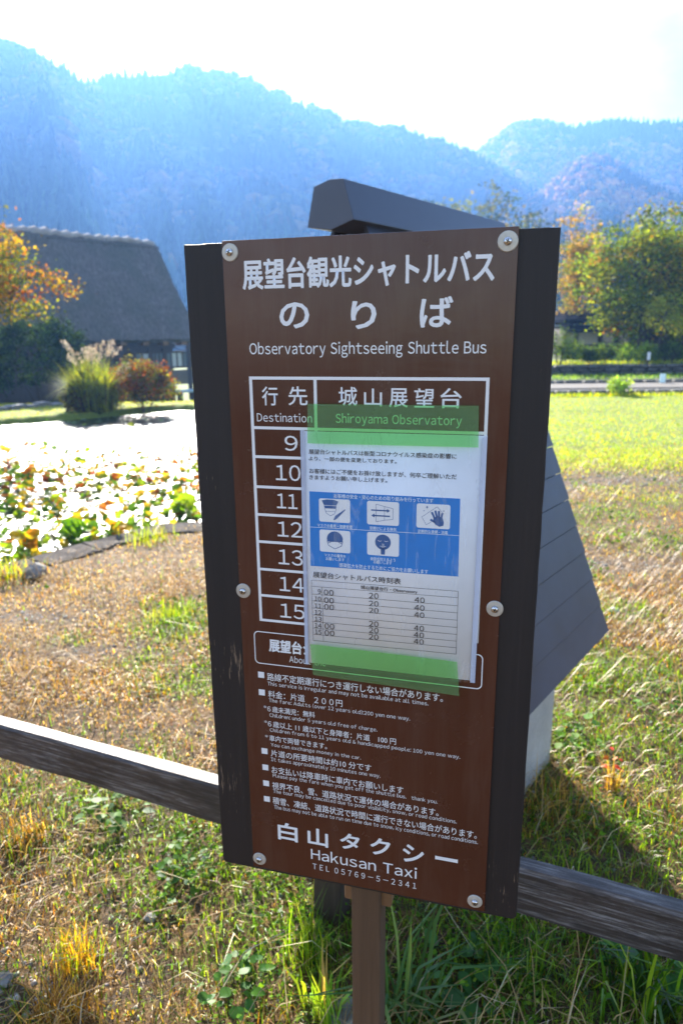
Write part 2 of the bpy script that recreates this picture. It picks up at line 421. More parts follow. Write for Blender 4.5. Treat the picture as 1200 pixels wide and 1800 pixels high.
# water
wv = [(x, y, PZ) for x, y in smooth_poly(POND, 1)]
wme = bpy.data.meshes.new('pond_water'); wme.from_pydata(wv, [], [tuple(range(len(wv)))]); wme.update()
wm = Mat('pond_water'); v = wm.coord()
wm.set((.012, .016, .012), .26); wm.p.inputs['IOR'].default_value = 1.33; wm.p.inputs['Specular IOR Level'].default_value = 1.0
wm.bump(wm.noise(wm.coord((1, .6, 1)), 9, 4, .6), .9, .06)
tag(link('pond_water', wme, wm.m), kind='structure')

# ------------------------------------------------------------------ the shuttle bus sign
M_board = wood('dark_stained_board', (.006, .005, .007), (.014, .010, .012), (.03, .023, .022), 'z', .6, .69, wearc=(.22, .15, .10))
M_post = wood('brown_post_paint', (.075, .042, .024), (.115, .066, .038), (.15, .09, .055), 'z', .6, .78, wearc=(.24, .2, .2))
M_batten = wood('bare_brown_batten', (.16, .08, .035), (.23, .12, .055), (.3, .17, .08), 'z', .6, 2)
mp_ = Mat('brown_sign_enamel'); v = mp_.coord()
f = mp_.noise(v, 5, 5); c = mp_.ramp(f, [(.3, (.056, .0145, .0085)), (.7, (.074, .020, .011))])
dirt = mp_.noise(v, 260, 9, .8)
dust = mp_.noise(mp_.coord((1, 1, .10)), 34, 7, .7, .3)
c = mp_.mix(mp_.ramp(dust, [(.45, (0, 0, 0)), (.8, (.22, .22, .22))]), c, (.16, .11, .09))
c = mp_.mix(mp_.ramp(dirt, [(.70, (0, 0, 0)), (.78, (.35, .35, .35))]), c, (.2, .13, .1))
mp_.set(c, mp_.ramp(mp_.noise(v, 18, 6, .7), [(.3, (.16,)*3), (.7, (.30,)*3)]), spec=.5); mp_.bump(mp_.noise(v, 140, 3), .05, .002)
M_white = Mat('white_vinyl_print'); M_white.set((.76, .77, .80), .35); M_white = M_white.m
M_pale = plain('pale_print', (.72, .82, .92), .4); M_ink = plain('black_print_ink', (.02, .02, .025), .5)
M_wash = plain('washer_zinc', (.50, .47, .42), .42, .35, var=.12, scale=200); M_screw = plain('screw_steel', (.6, .6, .62), .2, 1.0)
M_hole = plain('screw_recess', (.02, .02, .02), .5)

PO = np.array([-.1317, .8224, 1.6047]); RV = np.array([.9652, -.2615, 0]); BV = np.array([.2615, .9652, 0])
base = PO+RV*.158+BV*.045
sign = empty('bus_stop_sign', (base[0], base[1], gz(base[0], base[1])), math.atan2(RV[1], RV[0]),
             'tall brown shuttle bus stop sign with white lettering on a dark board and post', 'sign')
ZT = 1.6047-gz(base[0], base[1]); X0 = -.158; YF = -.045
def sx(mm): return X0+mm*.001
def sz(mm): return ZT-mm*.001
def slab(mb, x0, x1, y0, y1, z0, z1): return mb.box(x0, x1, y0, y1, z0, z1)
bb = MB()
# slightly uneven board outline
n = 26; top = []; rr = random.Random(2)
xl, xr, zt, zb = sx(-49), sx(365.4), sz(1.5), sz(847)
poly = [(xl+rr.uniform(-.0004, .0004), zb+(zt-zb)*i/n) for i in range(n)]
poly = [(xl, zb+.004), (xl+.003, zb)]+[(xl+(xr-xl)*i/n, zb+rr.uniform(-.0006, .0006)) for i in range(1, n)]+[(xr-.004, zb), (xr, zb+.005)]
poly += [(xr+rr.uniform(-.0005, .0004), zb+(zt-zb)*i/n) for i in range(1, n)]+[(xr, zt-.001)]
poly += [(xr+(xl-xr)*i/n, zt+rr.uniform(-.0007, .0004)) for i in range(1, n)]+[(xl, zt)]
poly += [(xl+rr.uniform(-.0004, .0004), zt+(zb-zt)*i/n) for i in range(1, n)]
bb.prism(poly, YF+.003, YF+.027); bb.build('backing_board', M_board, sign, .0012, 2)
plate = MB().box(sx(0), sx(325), YF, YF+.003, sz(841), sz(0)).build('face_plate', mp_.m, sign, .0006, 2)
MB().box(-.0215, .0215, YF+.0275, YF+.0275+.045, -.35, ZT-.05).build('post', M_post, sign, .004, 3)
MB().box(-.034, .036, YF+.037, YF+.062, sz(903), sz(250)).build('batten', M_batten, sign, .003, 2)
for i, (a, b) in enumerate([(10.04, 12.76), (314.61, 13.97), (5.69, 419.39), (319.3, 413.53), (10.02, 825.79), (311.92, 826.57)]):
    cx, cz = sx(a), sz(b); r = .0097 if i != 1 else .0103
    w = MB().disc(cx, cz, 0, 0, n=32, prof=[(r, YF-.0001), (r, YF-.0012), (r-.0007, YF-.0018), (.0046, YF-.0022)]).build('washer', M_wash, plate, sm=18)
    s_ = MB().disc(cx, cz, 0, 0, n=24, prof=[(.0044, YF-.0022), (.0043, YF-.0034), (.0036, YF-.0048), (.0022, YF-.0056)]).build('screw', M_screw, plate, sm=50)
    an = rr.uniform(0, 1.5); h_ = MB()
    for q in (0, math.pi/2):
        d = np.array([math.cos(an+q), 0, math.sin(an+q)]); e = np.array([-d[2], 0, d[0]])
        h_.obox((cx, YF-.0054-.0002*(q > 0), cz), d*.0022, e*.0005, np.array([0, .0005, 0]))
    h_.build('screw_slot', M_hole, plate)

def raw_glyphs(strings):
    """Flat triangle soup of each string as the built-in type draws it."""
    cs = []
    for t in strings:
        cu = bpy.data.curves.new('t', 'FONT'); cu.body = t; cu.resolution_u = 3
        o = bpy.data.objects.new('t', cu); COL.objects.link(o); cs.append(o)
    dg = bpy.context.evaluated_depsgraph_get(); out = {}
    for t, o in zip(strings, cs):
        me = bpy.data.meshes.new_from_object(o.evaluated_get(dg)); n = len(me.vertices)
        co = np.empty(n*3, np.float32); me.vertices.foreach_get('co', co)
        me.calc_loop_triangles(); tri = np.empty(len(me.loop_triangles)*3, np.int32); me.loop_triangles.foreach_get('vertices', tri)
        out[t] = (co.reshape(-1, 3)[:, :2].astype(float), tri.reshape(-1, 3)); bpy.data.meshes.remove(me)
    cu_ = [o.data for o in cs]
    for o in cs: bpy.data.objects.remove(o)
    for c_ in cu_: bpy.data.curves.remove(c_)
    return out
WIDE = {c_: chr(ord(c_)+0xFEE0) for c_ in map(chr, range(33, 127))}; WIDE['\u2212'] = '\uff0d'
def text_meshes(items):
    """One flat mesh per string, fitted to its measured box in sign coordinates; heavier strokes come from
    slightly shifted copies a few hundredths of a millimetre apart."""
    lat = sorted({WIDE[c_] for it in items if it[0] == 'L' or it[1].isdigit() for c_ in it[1] if c_ in WIDE})
    G = raw_glyphs(sorted({it[1] for it in items})+lat); out = []
    H0_, H1_ = G['\uff28'][0][:, 1].min(), G['\uff28'][0][:, 1].max()
    for it in items:
        if it[0] == 'L' or it[1].isdigit():
            x = 0; Vs, Fs, b_ = [], [], 0; cap = H1_-H0_
            for c_ in it[1]:
                if c_ == ' ': x += cap*.46; continue
                g, f = G[WIDE[c_]]; gx0, gx1 = g[:, 0].min(), g[:, 0].max()
                Vs.append(np.stack([g[:, 0]-gx0+x, g[:, 1]-H0_], 1)); Fs.append(f+b_); b_ += len(g)
                x += gx1-gx0+cap*(.17 if c_ not in '.,:' else .14)
            v, f = np.concatenate(Vs), np.concatenate(Fs); y0, y1 = 0.0, cap
        else:
            v, f = G[it[1]]; y0, y1 = v[:, 1].min(), v[:, 1].max()
        x0, x1 = v[:, 0].min(), v[:, 0].max(); b = it[6]*.16*(1.0 if it[5]-it[3] > 15 else .5)
        if it[7] != 'w': b = .075 if it[7] == 'k' else .05
        elif it[5]-it[3] < 7: b = min(b, .04)
        if it[0] == 'L' and it[5]-it[3] < 7: y1 = y1*1.08
        u = it[2]+b+(v[:, 0]-x0)/(x1-x0)*(it[4]-it[2]-2*b); w = it[5]-b-(v[:, 1]-y0)/max(y1-y0, 1e-6)*(it[5]-it[3]-2*b)
        sh = [(0, 0)]
        if b > 0:
            k_ = 8 if b > .3 else 4; sh = [(b*math.cos(6.2832*q_/k_+.4), b*math.sin(6.2832*q_/k_+.4)) for q_ in range(k_)]
            if b > .5: sh += [(0, 0)]
        co, tr, n_ = [], [], 0
        for q_, (dx, dy) in enumerate(sh):
            co.append(np.stack([X0+(u+dx)*.001, np.full(len(u), -.000012*q_), ZT-(w+dy)*.001], 1)); tr.append(f+n_); n_ += len(u)
        out.append(arr_mesh('lettering', np.concatenate(co), np.concatenate(tr)))
    return out
tm = text_meshes(TEXT)
notice = empty('notice', sign.location, sign.rotation_euler.z, 'white timetable notice in a clear plastic sleeve taped to the brown sign', 'notice')
for it, me in zip(TEXT, tm):
    me.name = 'lettering'; w = it[7] == 'w'
    o = link('lettering', me, {'w': M_white, 'k': M_ink, 'p': M_pale}[it[7]], plate if w else notice)
    o.location = (0, YF-.0003 if w else YF-.0026, 0)

def flat(name, mat, parent, polys, y):
    mb = MB()
    for P in polys: mb.add([(sx(a), y, sz(b)) for a, b in P], [tuple(range(len(P)))])
    me = bpy.data.meshes.new(name); me.from_pydata(mb.v, [], mb.f); me.update(); return link(name, me, mat, parent)
def rect(x0, y0, x1, y1): return [(x0, y0), (x0, y1), (x1, y1), (x1, y0)]
def strip(p, q, w):
    p, q = np.array(p, float), np.array(q, float); d = (q-p)/np.linalg.norm(q-p); e = np.array([-d[1], d[0]])*w/2
    return [tuple(p-e), tuple(p+e), tuple(q+e), tuple(q-e)]
def arc(cx, cy, r, a0, a1, n=10): return [(cx+r*math.cos(R_(a0+(a1-a0)*i/n)), cy+r*math.sin(R_(a0+(a1-a0)*i/n))) for i in range(n+1)]
def rrect(x0, y0, x1, y1, r): return arc(x1-r, y1-r, r, 0, 90)+arc(x0+r, y1-r, r, 90, 180)+arc(x0+r, y0+r, r, 180, 270)+arc(x1-r, y0+r, r, 270, 360)
def ring(x0, y0, x1, y1, r, w):
    o, i = rrect(x0, y0, x1, y1, r), rrect(x0+w, y0+w, x1-w, y1-w, r-w*.8); n = len(o)
    return [[o[k], o[(k+1) % n], i[(k+1) % n], i[k]] for k in range(n)]
yl = YF-.0003
for a, b in ((20.5, 531.2), (20.4, 556.8), (20.5, 645), (20.7, 670.3), (20.8, 695.3), (20.9, 720.3)):
    flat('bullet', M_white, plate, [rect(a, b, a+8.6, b+8.6)], yl)
g = [rect(26.1, 150.1, 302.3, 153.6), rect(26.1, 153.6, 29.9, 455.4), rect(26.1, 455.4, 302.3, 458.8), rect(298.7, 153.6, 302.3, 455.4), rect(105.1, 153.6, 108.8, 455.4)]
for yv in (208.3, 243.3, 280.4, 315.4, 350.3, 386.4, 421.6): g += [rect(29.9, yv, 105.1, yv+3.4), rect(108.8, yv, 298.7, yv+3.4)]
flat('table_grid', M_white, plate, g, yl)
flat('heading_frame', M_white, plate, ring(17.1, 473.3, 308.7, 519.4, 6.5, 1.3), yl)

# the notice: paper, print, clear sleeve
mpap = Mat('printer_paper'); v = mpap.coord(); mpap.set(mpap.ramp(mpap.noise(v, 30, 4), [(.3, (.74, .77, .83)), (.7, (.80, .83, .89))]), .5); mpap = mpap.m
M_blue = plain('blue_poster_ink', (.001, .19, .60), .5, var=.08, scale=40)
def sheet(name, mat, parent, P, y, nx=1, ny=1, amp=0, seed=0, th=0):
    P = [np.array(p, float) for p in P]; V = []; rg = np.random.default_rng(seed)
    for j in range(ny+1):
        for i in range(nx+1):
            a, b = i/nx, j/ny
            p = P[0]*(1-a)*(1-b)+P[1]*a*(1-b)+P[2]*a*b+P[3]*(1-a)*b
            dy = amp*(fbm(np.array(p[0]*.045), np.array(p[1]*.03), 1, 3, seed)*.5+.5) if amp else 0
            V.append((sx(p[0]), y-dy, sz(p[1])))
    Fs = [(j*(nx+1)+i, (j+1)*(nx+1)+i, (j+1)*(nx+1)+i+1, j*(nx+1)+i+1) for j in range(ny) for i in range(nx)]
    me = bpy.data.meshes.new(name); me.from_pydata(V, [], Fs); me.update(); smooth(me)
    o = link(name, me, mat, parent)
    if th:
        m = o.modifiers.new('thickness', 'SOLIDIFY'); m.thickness = th; m.offset = -1
    return o
sheet('paper_backing', mpap, notice, [(92, 212.5), (302.6, 212.5), (302.2, 459), (92, 459)], YF-.0012, th=.0003)
sheet('paper', mpap, notice, [(94, 214), (299, 215.5), (296.6, 508), (91, 509)], YF-.0018, th=.0004)
flat('poster', M_blue, notice, [[(97.7, 284.3), (97.1, 378), (276.3, 377.2), (275.7, 284.2)]], YF-.0022)
mic = plain('poster_icon_ground', (.74, .77, .82), .5)
IC = [(109.4, 292.1, 147.7, 320.7), (168.1, 292.1, 206.1, 320.6), (226.5, 292.1, 265, 320.9), (109.4, 330.6, 147.7, 358.4), (168.2, 330, 206.5, 358.3)]
for r in IC: flat('icon_panel', mic, notice, [rrect(*r, 2.6)], YF-.0024)
flat('poster_line', M_pale, notice, [strip((97.3, 328.4), (275.8, 327.6), .5)], YF-.0024)
yi = YF-.0026
MI = plain('icon_ink', (.02, .10, .30), .5)
# cap, mask and thermometer
flat('icon', MI, notice, [[(113, 294.5), (119, 293), (128, 293), (133.5, 295), (131, 300), (115.5, 300)], [(115.5, 300.6), (131, 300.6), (130.5, 304), (116.5, 304)]]
     + [strip((116.3, 304), (118.5, 310), .5), strip((130.7, 304), (129, 310), .5), strip((118.5, 310), (123.5, 313), .5), strip((123.5, 313), (129, 310), .5), strip((117.5, 307.5), (130, 307.5), .4)]
     + [[(127, 317.5), (129.5, 312.5), (141.5, 304), (142, 304.8), (132, 315.5), (128.5, 318.2)]], yi)
# window and air arrows
flat('icon', MI, notice, [strip(p, q, .45) for p, q in (((179, 295.5), (179, 317)), ((179, 295.5), (189, 298)), ((179, 317), (189, 314.5)), ((189, 298), (189, 314.5)), ((189, 298), (199, 300)), ((199, 300), (199, 313)), ((189, 314.5), (199, 313)))]
     + [strip((173, 303), (192, 303), 1.6), [(192, 300.6), (192, 305.4), (195.5, 303)], strip((176.5, 309.5), (195.5, 309.5), 1.6), [(177, 307), (177, 312), (173.2, 309.5)]], yi)
# wiping hand and sparkles
def spark(x, y, r): return [(x, y-r), (x+r*.25, y-r*.25), (x+r, y), (x+r*.25, y+r*.25), (x, y+r), (x-r*.25, y+r*.25), (x-r, y), (x-r*.25, y-r*.25)]
hand = [strip((247.5, 309), (244, 301.5), 2.4), strip((250, 307.5), (248, 299.6), 2.4), strip((252.5, 307.5), (252, 299.8), 2.4), strip((255, 308.5), (256, 302.2), 2.2), strip((248.5, 313.5), (242.6, 310.4), 2.6),
        [(246, 308), (252, 306), (256.5, 308), (258, 313), (257.5, 317), (253, 318.4), (248.5, 316.2), (246, 312.5)]]
flat('icon', MI, notice, [spark(238.5, 296, 2.0), spark(235, 300.4, 1.0), spark(257.5, 299.5, 1.1)]+hand
     + [strip(p, q, .4) for p, q in (((232.5, 308), (250, 295)), ((250, 295), (257.5, 303)), ((232.5, 308), (238, 317)), ((238, 317), (244, 313)))], yi)
# masked face
cx, cy = 128.5, 344
flat('icon', MI, notice, [arc(cx, cy-2, 10, 180, 360, 14), [(cx-10, cy-2), (cx+10, cy-2), (cx+9, cy+1.2), (cx-9, cy+1.2)]], yi)
flat('icon', MI, notice, [strip(a_, b_, .7) for a_, b_ in (((118.7, 344), (120.5, 350)), ((120.5, 350), (128.5, 354)), ((128.5, 354), (136.5, 350)), ((136.5, 350), (138.3, 344)), ((120, 347), (124, 345.3)), ((137, 347), (133, 345.3)))], yi)
# hushing face
cx, cy = 187.3, 341.5
face = arc(cx, cy, 9.4, 0, 360, 26)[:-1]
flat('icon', MI, notice, [face, [(184.7, 348), (190, 348), (189.6, 356.8), (185, 356.8)]], yi)
flat('icon_line', mic, notice, [strip((181, 339.6), (184, 340.6), .5), strip((184, 340.6), (185.6, 339.6), .5), strip((189, 339.6), (191, 340.6), .5), strip((191, 340.6), (193.6, 339.6), .5), strip((186.9, 343), (186.9, 348.5), .5), strip((188.2, 343.5), (188.2, 348), .5), strip((183.6, 346.3), (186.4, 347), .45), strip((188.5, 347), (191, 346.3), .45)], YF-.0028)
# timetable ruling
rows = [396.5, 404.6, 414.8, 423.8, 433.2, 442.5, 451.5, 460.3, 468.9, 477.3]
L_ = [strip((97.5+i*.07, y), (276.9, y-1.3-(i*.08)), .38) for i, y in enumerate(rows)]
L_ += [strip((97.6, 396.5), (98.2, 477.3), .38), strip((276.9, 395.3), (277, 475.3), .38), strip((111.2, 404.6), (111.8, 477.2), .38)]
flat('timetable_ruling', M_ink, notice, L_, YF-.0025)
# sleeve
ms = Mat('clear_sleeve_film'); ms.N.remove(ms.p); v = ms.coord()
tr = ms.n('ShaderNodeBsdfTransparent'); gl = ms.n('ShaderNodeBsdfGlossy'); gl.inputs['Roughness'].default_value = .12
wr = ms.n('ShaderNodeBump'); wr.inputs['Strength'].default_value = .7; wr.inputs['Distance'].default_value = .004
w1 = ms.noise(ms.coord((1, 1, .35)), 22, 5, .55, 1.2); ms.l(w1, wr.inputs['Height']); ms.l(wr.outputs[0], gl.inputs['Normal'])
fr = ms.n('ShaderNodeFresnel'); fr.inputs[0].default_value = 1.5; ms.l(wr.outputs[0], fr.inputs['Normal'])
sh = ms.n('ShaderNodeMixShader'); gb_ = ms.n('ShaderNodeNewGeometry'); ms.l(ms.math('MULTIPLY', ms.math('MULTIPLY', fr.outputs[0], 1.1), ms.math('SUBTRACT', 1.0, gb_.outputs['Backfacing'])), sh.inputs[0]); ms.l(tr.outputs[0], sh.inputs[1]); ms.l(gl.outputs[0], sh.inputs[2])
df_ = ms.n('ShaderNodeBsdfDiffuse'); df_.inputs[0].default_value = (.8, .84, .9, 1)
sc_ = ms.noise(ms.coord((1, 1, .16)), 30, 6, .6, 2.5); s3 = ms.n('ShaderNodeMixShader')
ms.l(ms.ramp(sc_, [(.57, (0, 0, 0)), (.61, (.14, .14, .14)), (.65, (0, 0, 0)), (.72, (.08, .08, .08))]), s3.inputs[0]); ms.l(sh.outputs[0], s3.inputs[1]); ms.l(df_.outputs[0], s3.inputs[2])  # pale streaks painted into the film colour for its glossy highlights
ms.l(s3.outputs[0], ms.out.inputs[0]); M_film = ms.m
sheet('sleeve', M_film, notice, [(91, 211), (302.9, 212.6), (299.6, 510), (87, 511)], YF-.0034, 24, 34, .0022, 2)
mseam = Mat('sleeve_seam_film'); mseam.N.remove(mseam.p)
tr = mseam.n('ShaderNodeBsdfTransparent'); df = mseam.n('ShaderNodeBsdfDiffuse'); df.inputs[0].default_value = (.55, .62, .8, 1); sh = mseam.n('ShaderNodeMixShader'); sh.inputs[0].default_value = .75
mseam.l(tr.outputs[0], sh.inputs[1]); mseam.l(df.outputs[0], sh.inputs[2]); mseam.l(sh.outputs[0], mseam.out.inputs[0])
sheet('sleeve_seam', mseam.m, notice, [(88.5, 211), (93.5, 211), (91.5, 511), (87, 511)], YF-.0031)
sheet('sleeve_seam', mseam.m, notice, [(297.5, 215), (302.6, 213), (300.4, 510), (294.5, 510)], YF-.0031)
def tape_mat(name, col, fac):
    m = Mat(name); m.N.remove(m.p)
    tr = m.n('ShaderNodeBsdfTransparent'); tr.inputs[0].default_value = (.52, .97, .50, 1)
    df = m.n('ShaderNodeBsdfDiffuse'); df.inputs[0].default_value = (*col, 1)
    gl = m.n('ShaderNodeBsdfGlossy'); gl.inputs['Roughness'].default_value = .3
    bp = m.n('ShaderNodeBump'); bp.inputs['Strength'].default_value = .4; bp.inputs['Distance'].default_value = .002
    m.l(m.noise(m.coord((.3, 1, 3)), 300, 4, .6), bp.inputs['Height']); m.l(bp.outputs[0], gl.inputs['Normal']); m.l(bp.outputs[0], df.inputs['Normal'])
    s1 = m.n('ShaderNodeMixShader'); s1.inputs[0].default_value = fac; m.l(tr.outputs[0], s1.inputs[1]); m.l(df.outputs[0], s1.inputs[2])
    s2 = m.n('ShaderNodeMixShader'); s2.inputs[0].default_value = .05; m.l(s1.outputs[0], s2.inputs[1]); m.l(gl.outputs[0], s2.inputs[2])
    m.l(s2.outputs[0], m.out.inputs[0]); return m.m
M_tape = tape_mat('green_masking_tape', (.28, .62, .24), .20)
def tape(label, P, seed):
    o = sheet('tape_strip', M_tape, None, P, YF-.0062, 26, 6, .0012, seed)
    o.location = sign.location; o.rotation_euler = sign.rotation_euler
    return tag(o, label, 'tape')
tape('translucent green tape strip across the top of the white notice', [(99.4, 180.3), (292.4, 179.6), (293.8, 224.8), (98.2, 226)], 4)
tape('translucent green tape strip across the bottom of the white notice', [(95.4, 480.6), (278.8, 483.3), (282.7, 527.6), (98.5, 523)], 6)

# ------------------------------------------------------------------ fence rail and its post
FA = np.array([.922, -.387, 0]); FN = np.array([.387, .922, 0])
M_fence = Mat('weathered_fence_timber'); v = M_fence.coord((.035, 1, 1))
g1 = M_fence.noise(v, 190, 9, .75, .5); g2 = M_fence.noise(M_fence.coord((.4, 1, 1)), 14, 6, .7)
c = M_fence.ramp(g1, [(.28, (.022, .015, .013)), (.5, (.065, .048, .042)), (.70, (.34, .32, .32))])
c = M_fence.mix(M_fence.ramp(g2, [(.42, (0, 0, 0)), (.58, (.72, .72, .72))]), c, (.020, .014, .013))
M_fence.set(c, .5); M_fence.bump(g1, .5, .004); M_fence = M_fence.m
M_fpost = wood('dark_brown_fence_post', (.035, .022, .015), (.075, .05, .034), (.12, .085, .06), 'z', .8, .72)
fpos = FN*1.305; fr_ = empty('fence', (fpos[0]-FA[0]*.58, fpos[1]-FA[1]*.58, 0), math.atan2(FA[1], FA[0]), 'low weathered timber fence rail running behind the brown sign', 'fence')
mb = MB(); N_ = 40; rr = random.Random(4)
for s0, s1 in ((-2.9, 3.1),):
    prof = []
    V = []; Fc = []
    for i in range(N_+1):
        x = s0+(s1-s0)*i/N_; j = lambda a=.0018: rr.uniform(-a, a)
        V += [(x, -.024+j(), .267+j()), (x, .024+j(), .267+j()), (x, .024+j(), .372+j()), (x, .018, .380+j()), (x, -.018, .380+j()), (x, -.024+j(), .372+j())]
    for i in range(N_):
        for k in range(6): Fc.append((i*6+k, i*6+(k+1) % 6, (i+1)*6+(k+1) % 6, (i+1)*6+k))
    Fc += [tuple(range(6))[::-1], tuple(N_*6+k for k in range(6))]
    mb.add(V, Fc)
mb.build('rail', M_fence, fr_)
for px_ in (-.033, -2.2, 2.7):
    MB().box(px_-.038, px_+.038, .0265, .10, -.35, .34).build('post', M_fpost, fr_, .005, 2)
    MB().disc(px_, .32, 0, 0, n=10, prof=[(.009, -.0245), (.008, -.031), (.003, -.0325)]).build('bolt', M_wash, fr_)

# ------------------------------------------------------------------ steep-roofed marker house behind the sign
KA = R_(38); KU = np.array([math.sin(KA), math.cos(KA), 0]); KV = np.array([math.cos(KA), -math.sin(KA), 0])
kc = KU*1.92+KV*-1.183
ks = empty('roofed_marker', (kc[0], kc[1], gz(kc[0], kc[1])), -KA+math.pi/2, 'steep metal roof on a pale concrete base standing right behind the brown sign', 'monument')
# local: x along the ridge (away), y to the left (-KV), z up
M_roof = plain('slate_blue_steel', (.030, .040, .068), .45, .0, .6, var=.25, scale=7, bump=.08, bs=30, bd=.003)
M_cap = plain('dark_steel_cap', (.045, .052, .078), .33, .0, .6, var=.1, scale=10, bump=.06, bs=20, bd=.003)
mconc = Mat('pale_concrete'); v = mconc.coord(); a1 = mconc.noise(v, 8, 7, .6); a2 = mconc.noise(v, 90, 8, .7)
mconc.set(mconc.mix(mconc.ramp(a2, [(.3, (0, 0, 0)), (.7, (.5, .5, .5))]), mconc.ramp(a1, [(.3, (.42, .41, .39)), (.7, (.56, .55, .53))]), (.3, .29, .27)), .85); mconc.bump(a2, .5, .004)
zg = gz(kc[0], kc[1])
MB().box(1.72-1.92, 2.1226-1.92, -.45, .45, -.3, .585).build('base', mconc.m, ks, .006, 2)
sl = .55/1.31; z0_, z1_ = .485, 1.80
for side in (-1, 1):
    k = 0; z = z0_
    while z < z1_-.01:
        zt_ = min(z+.0905, z1_); xa, xb = 1.56-1.92, 2.318-1.92
        yo = lambda zz: side*(.55-(zz-z0_)*(.55-.045)/(z1_-z0_))
        # lapped board: lower edge stands proud
        nrm = np.array([0, side*.931, .364]); lo = .006; th = .012
        A = np.array([0, yo(z), z]); B = np.array([0, yo(zt_-.0028), zt_-.0028])
        P = [A+nrm*lo, B+nrm*.002, B+nrm*(.002-th), A+nrm*(lo-th)]
        V = [(xa, p[1], p[2]) for p in P]+[(xb, p[1], p[2]) for p in P]
        MB().add(V, [(0, 1, 2, 3), (7, 6, 5, 4), (0, 4, 5, 1), (1, 5, 6, 2), (2, 6, 7, 3), (3, 7, 4, 0)]).build('roof_board', M_roof, ks)
        z = zt_; k += 1
    A = np.array([0, side*(.55), z0_+.004])-nrm*.012; B = np.array([0, side*.045, z1_])-nrm*.012
    P = [A, B, B-nrm*.006, A-nrm*.006]; V = [(1.575-1.92, p[1], p[2]) for p in P]+[(2.30-1.92, p[1], p[2]) for p in P]
    MB().add(V, [(0, 1, 2, 3), (7, 6, 5, 4), (0, 4, 5, 1), (1, 5, 6, 2), (2, 6, 7, 3), (3, 7, 4, 0)]).build('seam_shade_sheet', M_hole, ks)  # near-black sheet added behind the boards to paint shade into the lap seams
for xx in (1.60-1.92, 2.27-1.92):
    MB().add([(xx, -.51, z0_+.01), (xx, .51, z0_+.01), (xx, .035, z1_-.02), (xx, -.035, z1_-.02), (xx+.012, -.51, z0_+.01), (xx+.012, .51, z0_+.01), (xx+.012, .035, z1_-.02), (xx+.012, -.035, z1_-.02)],
             [(0, 1, 2, 3), (7, 6, 5, 4), (0, 4, 5, 1), (1, 5, 6, 2), (2, 6, 7, 3), (3, 7, 4, 0)]).build('gable_panel', M_cap, ks)
# ridge cap, cross-section read off its near end (v, z)
sec = [(-1.107, 1.783), (-1.140, 1.882), (-1.184, 1.886), (-1.237, 1.875), (-1.262, 1.778), (-1.182, 1.764)]
xa, xb = 1.481-1.92, 2.42-1.92
V = [(xa, -(v_+1.183), z_-zg*0) for v_, z_ in sec]+[(xb, -(v_+1.183), z_) for v_, z_ in sec]; n = len(sec)
MB().add(V, [tuple(range(n)), tuple(range(2*n-1, n-1, -1))]+[(i, i+n, (i+1) % n+n, (i+1) % n) for i in range(n)]).build('ridge_cap', M_cap, ks, .002, 2)
for o_ in list(ks.children): o_.location.z = -ks.location.z

# ------------------------------------------------------------------ vegetation builders
def blades(P, L, W, az, lean, tint, bend=1.0):
    """Curved grass blades, 3 triangles each. P (n,3), L, W, az, lean (0 upright .. 1.5 flat) arrays, tint (n,3)."""
    n = len(P); d = np.stack([np.cos(az), np.sin(az), np.zeros(n)], -1); s = np.stack([-np.sin(az), np.cos(az), np.zeros(n)], -1)
    up = np.array([0, 0, 1.0]); l1 = lean*.45; l2 = lean*(1+bend*.4)
    m = P+(d*np.sin(l1)[:, None]+up*np.cos(l1)[:, None])*(L*.5)[:, None]
    t = m+(d*np.sin(l2)[:, None]+up*np.cos(l2)[:, None])*(L*.5)[:, None]
    t[:, 2] = np.maximum(t[:, 2], P[:, 2]+.004)
    w = (s*W[:, None])/2
    V = np.stack([P-w, P+w, m-w*.8, m+w*.8, t], 1).reshape(-1, 3); b = (np.arange(n)*5)[:, None]
    F = np.concatenate([b+[0, 1, 3], b+[0, 3, 2], b+[2, 3, 4]], 1).reshape(-1, 3)
    return V, F, np.repeat(tint, 3, 0)
def leafquads(P, size, tint, flat=0.0, asp=.55, rng=RNG):
    """Rhombic leaves of random turn; flat pulls the normals up."""
    n = len(P); a = rng.normal(size=(n, 3)); a[:, 2] *= (1-flat); a /= np.linalg.norm(a, axis=1)[:, None]+1e-9
    b = rng.normal(size=(n, 3)); b[:, 2] *= (1-flat*.8); b -= a*(a*b).sum(1)[:, None]; b /= np.linalg.norm(b, axis=1)[:, None]+1e-9
    s = size[:, None] if hasattr(size, '__len__') else size
    V = np.stack([P-a*s*.5, P+b*s*asp*.5-a*s*.05, P+a*s*.5, P-b*s*asp*.5-a*s*.05], 1).reshape(-1, 3)
    F = np.arange(n*4).reshape(n, 4)
    return V, F, tint
def pick(pal, w, n, var=.18, rng=RNG):
    pal = np.array(pal, float); w = np.array(w, float); i = rng.choice(len(pal), n, p=w/w.sum())
    return np.clip(pal[i]*(1+rng.normal(0, var, (n, 1)))*(1+rng.normal(0, .05, (n, 3))), .003, .9)
def merge(parts):
    V, F, C, b = [], [], [], 0
    for v, f, c in parts:
        V.append(v); F.append(f+b); C.append(c); b += len(v)
    return np.concatenate(V), np.concatenate(F), np.concatenate(C)
M_grass = leaf('grass_blade', .5, .5, .012); M_weed = leaf('weed_leaf', .35, .55, .006); M_straw = leaf('dry_straw', .3, .5, .015, tmul=(1.1, 1, .8))
M_leafy = leaf('tree_leaf', .42, .6, .004); M_dense = leaf('shrub_leaf', .25, .6, .002)

